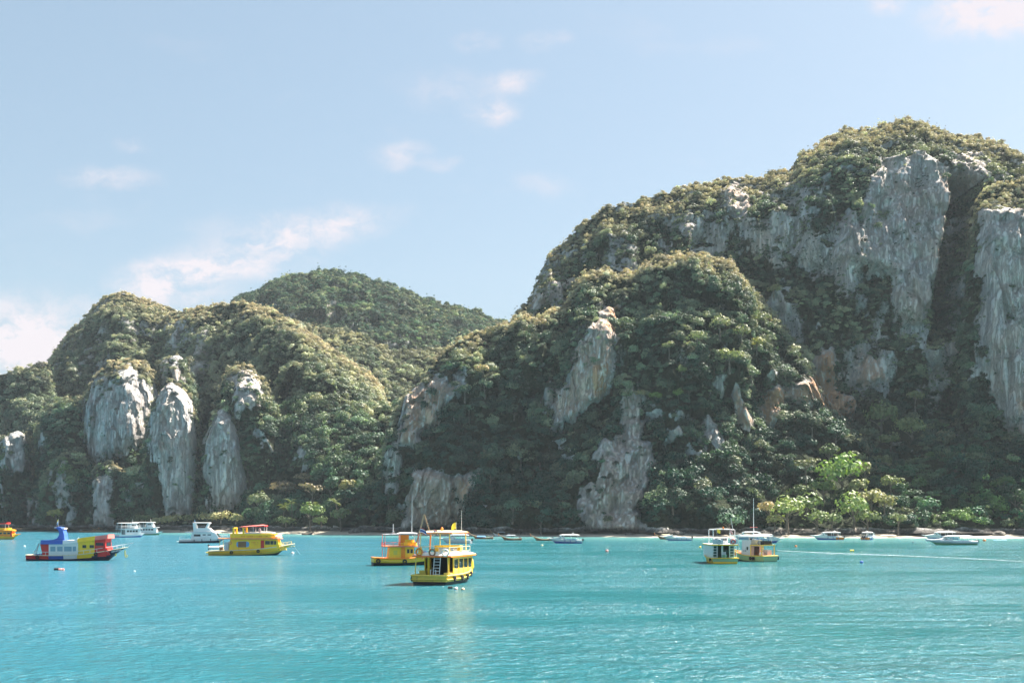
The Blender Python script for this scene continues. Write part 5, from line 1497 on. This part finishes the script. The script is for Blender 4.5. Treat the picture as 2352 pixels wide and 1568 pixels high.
# ---- green sterned boat and the fishing boat beside it
def green_stern_boat():
    o = boat('tour_boat', 1650, 1291, 91, 'white and green boat showing its square stern beside the fishing boat', 'boat', TOUR)
    H = Hull(12.5, 4.5, .95, .7, 0, .98, 1.5, .5, 2.8)
    H.mesh(lambda x, h: 'black' if h < .36 else ('yellow' if h < .55 else ('pale_green' if x < -6.2 else 'pale_yellow'))).build('hull', o, smooth=True)
    H.deck('green', .08).build('deck', o)
    H.rail('yellow', .09, -.02, .02).build('gunwale', o)
    zt = 3.0
    for sd in (-1, 1):
        MB().box(-4.4, 4.0, *sorted((sd * 1.78, sd * 1.86)), .95, zt, 'white').build('cabin_wall', o)
        MB().box(-4.46, -4.40, *sorted((sd * 1.05, sd * 1.86)), .95, zt, 'pale_grey').build('stern_panel', o)
        for k in range(4): MB().box(-4.52, -4.44, *sorted((sd * 1.15, sd * 1.7)), 1.15 + k * .46, 1.48 + k * .46, 'dark_green').build('shelf_opening', o)
        MB().tube([(-5.6, sd * 1.95, .95), (-5.6, sd * 1.9, zt)], .07, 'white', 6).build('post', o)
        MB().tube([(-5.0, sd * 1.8, zt + .2), (-5.0, sd * 1.8, 5.5), (-4.9, sd * 1.65, 5.65), (-4.9, 0, 5.7)], .08, 'white', 6).tube([(-1.0, sd * 1.8, zt + .2), (-1.0, sd * 1.8, 5.5), (-1.0, sd * 1.65, 5.65), (-1.0, 0, 5.7)], .07, 'white', 6).tube([(-5.0, sd * 1.72, 5.6), (-1.0, sd * 1.72, 5.6)], .06, 'white', 6).build('roll_bar', o)
    MB().box(-1.0, -.9, -1.78, 1.78, .95, zt - .01, 'dark_green').build('bulkhead', o)
    MB().box(-4.5, -4.42, .05, .35, .95, zt, 'white').box(-4.5, -4.42, -1.05, -.95, .95, zt, 'white').box(-4.5, -4.42, .95, 1.05, .95, zt, 'white').build('door_frame', o)
    MB().box(-4.3, -4.2, -.9, 0, 1.8, 2.2, 'dark_green').build('shade_screen', o)
    MB().slab(rounded(-5.9, 4.6, 2.2, 1.6, 0), zt, zt + .2, 'white', 'yellow').build('upper_deck', o)
    guard_rail(o, [(-5.8, 2.1, zt + .2), (-5.8, 0, zt + .2), (-5.8, -2.1, zt + .2), (-3, -2.1, zt + .2), (0, -2.1, zt + .2)], .95, 'white')
    MB().box(-5.86, -5.80, .3, 2.05, zt + .22, zt + 1.05, 'pale_grey').box(-5.86, -5.80, -2.05, -.75, zt + .22, zt + 1.05, 'pale_grey').build('rail_panel', o)
    life_ring(o, (-5.95, 1.0, zt + .65), .36, (1, 0, 0), 'pale_grey', 'grey')
    life_ring(o, (-5.95, -1.35, zt + .65), .34, (1, 0, 0), 'red', 'white')
    MB().box(-2.2, -1.2, -1.2, 1.2, zt + .2, zt + 1.2, 'white').box(-2.25, -2.2, -1.0, 1.0, zt + .75, zt + 1.15, 'glass').build('console', o)
    flag(o, (-5.2, 1.2, zt + .2), 2.5, .6, .6, [(1, 'flag_yellow')], -1.2, .3, 'plain yellow flag under the roll bar')
    flag(o, (-5.2, -.9, zt + .2), 2.5, .5, .55, [(1, 'flag_red'), (1, 'flag_white'), (2, 'float_pink'), (1, 'flag_white'), (1, 'flag_red')], -1.9, .9, 'limp pink striped flag under the roll bar')
    MB().tube([(-4.9, -1.5, 5.65), (-4.9, -1.15, 7.6)], .05, 'white', 5, .03).build('antenna', o)
    MB().ball((-4.9, .1, 5.88), .14, 'orange', (1, 1, 1.6)).build('lamp', o)
    MB().box(-5.6, -5.0, -.4, .4, .95, 1.5, 'green').box(-5.7, -5.5, -.15, .05, 1.5, 1.95, 'pale_grey').box(-5.7, -5.5, .1, .25, 1.5, 1.95, 'pale_grey').build('engine_box', o)
    ladder(o, (-6.25, .2, .95), (-5.95, .2, 2.0), .6, 'pale_grey', 3, .035)
    for sd in (-1, 1): H.tyre(-5.0, sd, o, .32, -.3)
green_stern_boat()

def fishing_boat():
    o = boat('fishing_boat', 1724, 1287, 119, 'worn green and yellow fishing boat with a tall cross mast', 'boat', TOUR)
    H = Hull(10.5, 3.7, .95, .95, .05, .9, 1.6, .5, 2.4, .8)
    H.mesh(lambda x, h: 'black' if h < .34 else ('worn_yellow' if h < .48 else 'pale_green')).build('hull', o, smooth=True)
    H.deck('orange', .2).build('deck', o)
    H.rail('worn_yellow', .09, 0, .02).build('gunwale', o, smooth=True)
    for x in (-2.2, -2.9): H.tyre(x, 1, o, .32, -.45)
    H.tyre(-5.0, -1, o, .4, -.35)
    zt = 2.75
    house(o, 'wheelhouse', -1.6, 1.0, 1.25, .85, zt + .9, 'pale_grey', -.1, .1, .04)
    for sd in (-1, 1): side_window(o, -.9, -.4, 1.9, 2.5, 1.22, sd, 'glass', 'white', .05)
    lettering(o, -.3, .6, 1.6, 1.22, 1, .3, 'navy', seed=12)
    for (x, y) in ((-4.6, 1.4), (-4.6, -1.4), (-1.7, 1.4), (-1.7, -1.4)): MB().box(x - .07, x + .07, y - .07, y + .07, .85, zt, 'worn_yellow').build('post', o)
    MB().box(-4.8, -1.6, -1.55, 1.55, zt, zt + .14, 'worn_yellow').build('aft_roof', o)
    MB().box(-4.2, -3.0, -1.2, -.2, .85, 2.0, 'pale_grey').ball((-3.6, .6, 1.25), .45, 'white').build('ice_box', o)
    MB().box(-1.75, -1.62, -.5, .5, .9, 2.5, 'black').build('door', o)
    aw = MB().slab(rounded(-4.4, 2.2, 1.5, .5, .3), zt + 1.5, zt + 1.62, 'pale_grey', 'white', .18, .35); aw.build('awning', o)
    for (x, y) in ((-4.0, 1.3), (-4.0, -1.3), (1.8, 1.2), (1.8, -1.2)): MB().tube([(x, y, zt * (x < 0) + .85 * (x > 0)), (x, y, zt + 1.52)], .05, 'white', 5).build('awning_post', o)
    MB().box(-4.4, -3.2, -1.1, .9, zt + .14, zt + .8, 'black', .15).ball((-2.6, .2, zt + .45), .4, 'grey').build('net_heap', o)
    m = MB().tube([(-.8, 0, zt + .9), (-.8, 0, 6.6), (-.8, 0, 11.0)], .09, 'white', 6, .04); m.box(-.85, -.75, -.85, .85, 5.85, 5.95, 'pink_red'); m.build('mast', o)
    MB().box(1.3, 3.4, -1.0, 1.0, .9, 1.35, 'orange', .1).box(1.6, 2.8, -.6, .6, 1.35, 1.7, 'white', .1).build('hatch', o)
    MB().tube([(3.0, 1.2, 1.3), (3.0, 1.2, 4.3)], .06, 'cream', 5).build('post', o)
fishing_boat()
# ---- speedboats
def speedboat(x, y, head, L, label, stripe='blue', stern=None, hullkey='white', top='white', motors=3, canopy=True, tube=False, mast=True):
    o = boat('speedboat', x, y, head, label, 'speedboat', 'moored speedboats')
    H = Hull(L, 2.9, .95, .55, 0, .92, 2.0, .35, 2.2, .75, 2.0)
    a, b = -L / 2, L / 2
    H.mesh(lambda xx, h: (stern if stern and xx < a + L * .22 and h > .38 else ('navy' if tube and h < .2 else stripe) if h < .58 else hullkey), 24, (0, .2, .38, .58, .78, 1.0)).build('hull', o, smooth=True)
    H.deck('pale_grey', .2).build('deck', o)
    if tube:
        for sd in (-1, 1): MB().tube([H.gun(t, sd, .0, -.12) for t in np.linspace(0, .995, 14)], .34, hullkey, 9).build('inflatable_collar', o, smooth=True)
    else:
        H.rail(hullkey, .07).build('gunwale', o, smooth=True)
        for t in (.2, .4, .58):
            p = H.gun(t, -1 if math.cos(math.radians(head)) > 0 else 1, .08, -.05)
            MB().tube([p, (p[0], p[1], p[2] - .55)], .09, stripe if stripe != 'green' else 'white', 6).build('fender', o)
    fd = MB().plate([(a + L * .58, .85), (b - 1.0, 1.35), (a + L * .72, 1.65), (a + L * .60, 1.9)], 'y', -.95, .95, 'white'); fd.build('fore_deck', o)
    ws = MB().add([(a + L * .64, -1.05, 1.5), (a + L * .64, 1.05, 1.5), (a + L * .56, .95, 2.25), (a + L * .56, -.95, 2.25), (a + L * .63, -1.05, 1.46), (a + L * .63, 1.05, 1.46), (a + L * .55, .95, 2.25), (a + L * .55, -.95, 2.25)],
                  [(0, 1, 2, 3), (7, 6, 5, 4), (0, 3, 7, 4), (1, 5, 6, 2)], 'glass'); ws.build('windscreen', o)
    MB().box(a + L * .16, a + L * .5, -1.05, -.55, .75, 1.2, 'sky_blue').box(a + L * .16, a + L * .5, .55, 1.05, .75, 1.2, 'sky_blue').build('seat', o)
    MB().box(a + L * .48, a + L * .53, -.6, .6, .75, 1.7, 'white').build('console', o)
    if canopy:
        MB().slab(rounded(a + L * .06, a + L * .64, 1.25, 1.2, .4), lambda q: 2.3, lambda q: 2.42, top, 'white', .2, .4).build('canopy', o)
        for q in (.1, .3, .5):
            for sd in (-1, 1): MB().tube([(a + L * q, sd * 1.15, .9), (a + L * q + .15, sd * 1.1, 2.32)], .045, 'white', 5).build('canopy_post', o)
        for sd in (-1, 1): MB().plate([(a + L * .50, 1.2), (a + L * .56, 1.2), (a + L * .64, 2.3), (a + L * .60, 2.3)], 'y', *sorted((sd * 1.1, sd * 1.18)), 'white').build('pillar', o)
        if mast: MB().tube([(a + L * .25, 0, 2.5), (a + L * .25, 0, 3.3)], .04, 'white', 5).box(a + L * .22, a + L * .28, -.3, .3, 2.6, 2.85, 'white').build('radar', o)
    for k in range(motors):
        yy = (k - (motors - 1) / 2) * .65
        mb = MB().box(a - .55, a - .1, yy - .2, yy + .2, .75, 1.35, 'black', .06, .05, -.05).box(a - .4, a - .2, yy - .08, yy + .08, -.3, .75, 'grey'); mb.build('outboard_motor', o)
    return o
speedboat(1296, 1247, 176, 10.0, 'white speedboat with blue stripe and canopy, beside a brown longtail prow', 'blue')
speedboat(1552, 1241, 178, 9.6, 'low white and blue speedboat left of the green sterned boat', 'sky_blue', canopy=False)
speedboat(1764, 1246, 4, 9.6, 'white and blue speedboat with its bow showing right of the fishing boat', 'blue')
speedboat(1714, 1238, 172, 10.5, 'pale speedboat mostly hidden behind the green sterned boat', 'sky_blue', top='pale_grey')
speedboat(1898, 1239, 180, 10.6, 'white and blue speedboat with an orange patch at the stern', 'blue', 'orange')
speedboat(1997, 1239, 48, 7.6, 'small speedboat turned away with an orange mark on its stern', 'blue', 'float_orange', motors=2)
speedboat(2158, 1238, 180, 12.0, 'white speedboat with yellow bow behind the grey inflatable', 'sky_blue')
speedboat(2184, 1251, 181, 13.5, 'big grey inflatable sided speedboat with green stripe', 'green', None, 'pale_grey', tube=True, mast=False)
speedboat(1044, 1247, 172, 9.5, 'white speedboat partly hidden behind the near yellow boat', 'white', None, 'white', 'pale_grey', 2)

# ---- longtail boats
def longtail(x, y, head, L, label, cover=None, hull='wood', ribbon=True, roof=None, motor=True):
    o = boat('longtail_boat', x, y, head, label, 'longtail boat', 'longtail boats near the beach')
    H = Hull(L, 1.7, .42, 1.35, .25, .45, 1.4, .25, 1.9, .7, 3.4)
    H.mesh(lambda xx, h: hull, 22).build('hull', o, smooth=True)
    H.deck('pale_wood', .16).build('deck', o)
    H.rail('pale_wood', .05).build('gunwale', o, smooth=True)
    p = H.gun(1.0, 1, 0, 0)
    MB().tube([(p[0] - .25, 0, p[2] - .5), (p[0] + .05, 0, p[2] + .1), (p[0] + .15, 0, p[2] + .65)], .11, 'pale_wood', 6, .06).build('stem_post', o)
    if ribbon: MB().torus((p[0] + .05, 0, p[2] + .15), .13, .07, (.2, 0, 1), 'float_orange', 10, 6).tube([(p[0] + .1, .12, p[2] + .1), (p[0], .2, p[2] - .5)], .05, 'flag_red', 5).build('bow_ribbon', o)
    if cover:
        mb = MB(); n = 7
        for i in range(n):
            a0, a1 = math.pi * i / n, math.pi * (i + 1) / n
            q = [(-1.3, .78 * math.cos(a0), .55 + .55 * math.sin(a0)), (1.5, .78 * math.cos(a0), .55 + .55 * math.sin(a0)), (1.5, .78 * math.cos(a1), .55 + .55 * math.sin(a1)), (-1.3, .78 * math.cos(a1), .55 + .55 * math.sin(a1))]
            mb.add(q, [(0, 1, 2, 3)], cover)
        mb.add([(-1.3, .78 * math.cos(math.pi * i / n), .55 + .55 * math.sin(math.pi * i / n)) for i in range(n + 1)], [tuple(range(n + 1))], cover)
        mb.add([(1.5, .78 * math.cos(math.pi * i / n), .55 + .55 * math.sin(math.pi * i / n)) for i in range(n + 1)], [tuple(range(n + 1))], cover)
        mb.build('cover', o)
    if roof:
        MB().slab(rounded(-1.8, 1.4, .8, .2, .2), 1.55, 1.62, roof, roof, .1, .35).build('awning', o)
        for (xx, yy) in ((-1.5, .6), (-1.5, -.6), (1.1, .65), (1.1, -.65)): MB().tube([(xx, yy, .3), (xx, yy, 1.56)], .03, 'white', 4).build('awning_post', o)
    if motor:
        MB().box(-L / 2 + .3, -L / 2 + .9, -.22, .22, .7, 1.15, 'grey').tube([(-L / 2 + .4, 0, .9), (-L / 2 - 1.6, 0, .15)], .04, 'steel', 5).tube([(-L / 2 + .8, 0, .95), (-L / 2 + 1.9, .1, 1.2)], .03, 'steel', 4).build('longtail_motor', o)
    for k in range(3): MB().box(-L * .2 + k * L * .2, -L * .2 + k * L * .2 + .22, -.6, .6, .38, .43, 'pale_wood').build('thwart', o)
longtail(1106, 1237, 176, 8.0, 'longtail boat under a bright blue cover', 'sky_blue')
longtail(1172, 1240, 177, 7.4, 'brown longtail boat with a small pale awning right of the blue covered one', None, 'wood', True, 'pale_grey')
longtail(1150, 1231, 170, 7.6, 'white longtail boat behind the brown and blue covered pair', None, 'white', False, 'pale_grey')
longtail(1246, 1241, 178, 7.5, 'brown longtail boat with orange prow ribbon behind the blue striped speedboat', None, 'wood')
longtail(1528, 1238, 176, 7.0, 'longtail boat with a red and white prow left of the low speedboat', None, 'wood', True, 'cream')
longtail(709, 1228, 3, 5.6, 'small dark blue longtail boat alone off the valley beach', None, 'navy', False)
longtail(655, 1223.5, 175, 7.0, 'red trimmed longtail boat drawn up at the valley beach', None, 'red', False, 'white')
longtail(205, 1221, 4, 9.0, 'brown longtail boat at the shore behind the tricolour boat', None, 'wood', True)
longtail(228, 1220, 172, 8.0, 'pale longtail boat at the shore right behind the brown one', None, 'pale_wood', False, 'cream')

# ---- buoys and floats
def buoy(x, y, r, key, label, band=None, shape=(1, 1, .9), name='buoy'):
    p = sea_spot(x, y)
    o = empty(name, (p.x, p.y, 0), random.uniform(0, 3), label, 'buoy', 'floats on the bay')
    MB().ball((0, 0, r * .35), r, key, shape, 12, 8).build('float', o, smooth=True)
    mb = MB().torus((0, 0, r * 1.25 * shape[2]), r * .22, r * .07, (1, 0, 0), 'steel', 10, 5)
    mb.build('eye', o)
    if band: MB().torus((0, 0, r * .35), r * .93, r * .13, (0, 0, 1), band, 14, 5).build('band', o)
def long_float(x, y, L, r, key, label, key2=None):
    p = sea_spot(x, y)
    o = empty('float', (p.x, p.y, 0), random.uniform(-.3, .3), label, 'float', 'floats on the bay')
    MB().tube([(-L / 2 - r * .6, 0, r * .3), (-L / 2, 0, r * .3), (L / 2, 0, r * .3), (L / 2 + r * .6, 0, r * .3)], r, key, 9).build('body', o, smooth=True)
    MB().torus((0, 0, r * .3), r * 1.02, r * .12, (1, 0, 0), key2 or 'black', 12, 5).build('band', o)
long_float(131, 1308.5, .45, .26, 'black', 'dark float below the tricolour boat')
long_float(141, 1309, .5, .22, 'float_pink', 'pale pink float right of the dark one below the tricolour boat', 'white')
buoy(672, 1271, .34, 'white', 'white buoy at the bow of the long yellow boat')
long_float(1034, 1351, .25, .2, 'black', 'black float just below the near yellow boat')
buoy(1047, 1353, .22, 'white', 'white buoy between the black and orange floats', 'float_orange')
buoy(1063, 1354, .2, 'cream', 'cream and orange buoy rightmost of three by the near boat', 'float_orange')
buoy(1394, 1266, .36, 'float_pink', 'pink buoy alone in the middle of the bay')
buoy(1245, 1253, .34, 'cream', 'cream buoy left of the blue striped speedboat')
buoy(1608, 1257, .3, 'flag_yellow', 'pale yellow buoy left of the green sterned boat')
long_float(1957, 1265.5, .5, .28, 'flag_yellow', 'yellow float above the white wake', 'white')
buoy(1979, 1292, .3, 'blue', 'small blue buoy below the white wake')
buoy(2261, 1242, .5, 'float_orange', 'orange buoy right of the grey inflatable speedboat')
buoy(1828, 1255, .32, 'float_orange', 'small orange buoy right of the fishing boat')
long_float(2297, 1240.5, 4.2, .16, 'sky_blue', 'long pale blue float near the right beach', 'white')
buoy(56, 1255, .3, 'white', 'small white buoy right of the boat at the left edge')
buoy(309, 1312, .16, 'white', 'tiny white buoy right of the floats below the tricolour boat')
buoy(2097, 1246, .28, 'navy', 'small dark buoy between the small and large speedboats')

# ---- boulders along the tide line
def boulder(x, off, r, label):
    Y = shore(x) + off
    rr = np.random.default_rng(abs(int(x * 7)) + 3)
    V, Fq = [], []
    n, k = 9, 6
    sq = rr.uniform(.75, 1.3, 3) * np.array([1.25, 1, .7])
    for j in range(k + 1):
        ph = math.pi * j / k
        for i in range(n):
            a = 2 * math.pi * i / n
            d = np.array([math.sin(ph) * math.cos(a), math.sin(ph) * math.sin(a), math.cos(ph)])
            f = 1 + .42 * float(fbm(d * 1.4 + x, 3))
            V.append(tuple(d * f * r * sq))
    for j in range(k):
        for i in range(n): Fq.append((j * n + i, (j + 1) * n + i, (j + 1) * n + (i + 1) % n, j * n + (i + 1) % n))
    me = mesh_np('boulder', V, Fq, TIDE_ROCK, False)
    o = link_mesh('boulder', me); o.location = ((x - CX) / F * Y, Y, r * .25 + off * .05)
    tag(o, label, 'boulder', 'dark boulders along the tide line')
SPOTS = [(12, 'left of the tricolour boat'), (105, 'behind the tricolour funnel'), (165, 'behind the tricolour cabin'), (255, 'behind the tricolour bow'), (335, 'behind the white ferries'), (425, 'behind the white yacht'), (560, 'behind the long yellow boat'),
         (830, 'left of the orange boat'), (985, 'above the near yellow canopy'), (1120, 'above the blue covered longtail'), (1210, 'above the brown longtail'), (1330, 'above the blue striped speedboat'), (1440, 'below the pale rock foot'),
         (1570, 'above the low speedboat'), (1690, 'above the green sterned boat'), (1800, 'right of the fishing boat mast'), (1930, 'above the orange marked speedboat'), (2070, 'right of the small turned speedboat'), (2200, 'above the grey inflatable'), (2310, 'near the right edge')]
for i, (x, wh) in enumerate(SPOTS):
    for k, (dx_, sz, nm) in enumerate(((-16, 1.9, 'largest dark boulder'), (0, 1.2, 'middle sized dark boulder'), (13, .8, 'smallest dark boulder'))):
        boulder(x + dx_ + random.uniform(-4, 4), random.uniform(10, 17), sz * random.uniform(.8, 1.25), f'{nm} at the tide line {wh}')

# ---- wake of a passing boat
def wake():
    m, t, out = new_mat('foam')
    geo = t.node('ShaderNodeNewGeometry').outputs['Position']
    n = t.noise(geo, 1.6, 5, .7)
    b = t.node('ShaderNodeBsdfPrincipled'); b.inputs['Base Color'].default_value = (.75, .78, .78, 1); b.inputs['Roughness'].default_value = .6
    tr = t.node('ShaderNodeBsdfTransparent')
    mx = t.node('ShaderNodeMixShader')
    t.put(mx.inputs[0], t.math('MULTIPLY', t.ramp(n.outputs[0], .36, .56), t.attr('foam').outputs['Fac'], clamp=True))
    t.l.new(tr.outputs[0], mx.inputs[1]); t.l.new(b.outputs[0], mx.inputs[2]); t.l.new(mx.outputs[0], out.inputs[0])
    pts = [sea_spot(1786, 1264), sea_spot(1900, 1269.5), sea_spot(2050, 1275), sea_spot(2200, 1281), sea_spot(2352, 1289), sea_spot(2600, 1304)]
    V, Fq, A = [], [], []
    N = 120
    P = np.array([list(p) for p in pts]); tt = np.linspace(0, len(pts) - 1, N)
    for i, q in enumerate(tt):
        c = np.array([np.interp(q, range(len(pts)), P[:, k]) for k in range(3)])
        wd = .55 + .9 * i / N + .35 * float(perlin(np.array([i * .31, 0.2, 0])))
        for k, f in enumerate((-1, -.4, .4, 1)):
            V.append((c[0] + f * wd * .3, c[1] + f * wd * 1.6, .012 + .05 * (abs(f) < .5))); A.append((0, .62, .62, 0)[k] * (1 - .55 * i / N))
        if i:
            o_ = 4 * (i - 1)
            for k in range(3): Fq.append((o_ + k, o_ + k + 1, o_ + 5 + k, o_ + 4 + k))
    me = mesh_np('wake', V, Fq, m, True)
    at = me.attributes.new('foam', 'FLOAT', 'POINT'); at.data.foreach_set('value', A)
    tag(link_mesh('wake', me), 'thin white wake line left by a passing boat', 'wake', kind='stuff')
wake()
# ------------------------------------------------------------------ hazy sea air
def build_haze():
    me = bpy.data.meshes.new('haze')
    x0, x1, y0, y1, z0, z1 = -1200, 1200, -150, 1500, -3, 300
    V = [(x, y, z) for z in (z0, z1) for y in (y0, y1) for x in (x0, x1)]
    me.from_pydata(V, [], [(0, 2, 3, 1), (4, 5, 7, 6), (0, 1, 5, 4), (2, 6, 7, 3), (0, 4, 6, 2), (1, 3, 7, 5)])
    m, t, out = new_mat('sea_air')
    pv = t.node('ShaderNodeVolumePrincipled')
    pv.inputs['Color'].default_value = (.86, .92, 1, 1)
    pv.inputs['Density'].default_value = HAZE
    pv.inputs['Anisotropy'].default_value = 0.0
    t.l.new(pv.outputs[0], out.inputs['Volume'])
    me.materials.append(m)
    tag(link_mesh('haze', me), 'thin bluish sea haze', kind='stuff')
HAZE = 0.00005
build_haze()
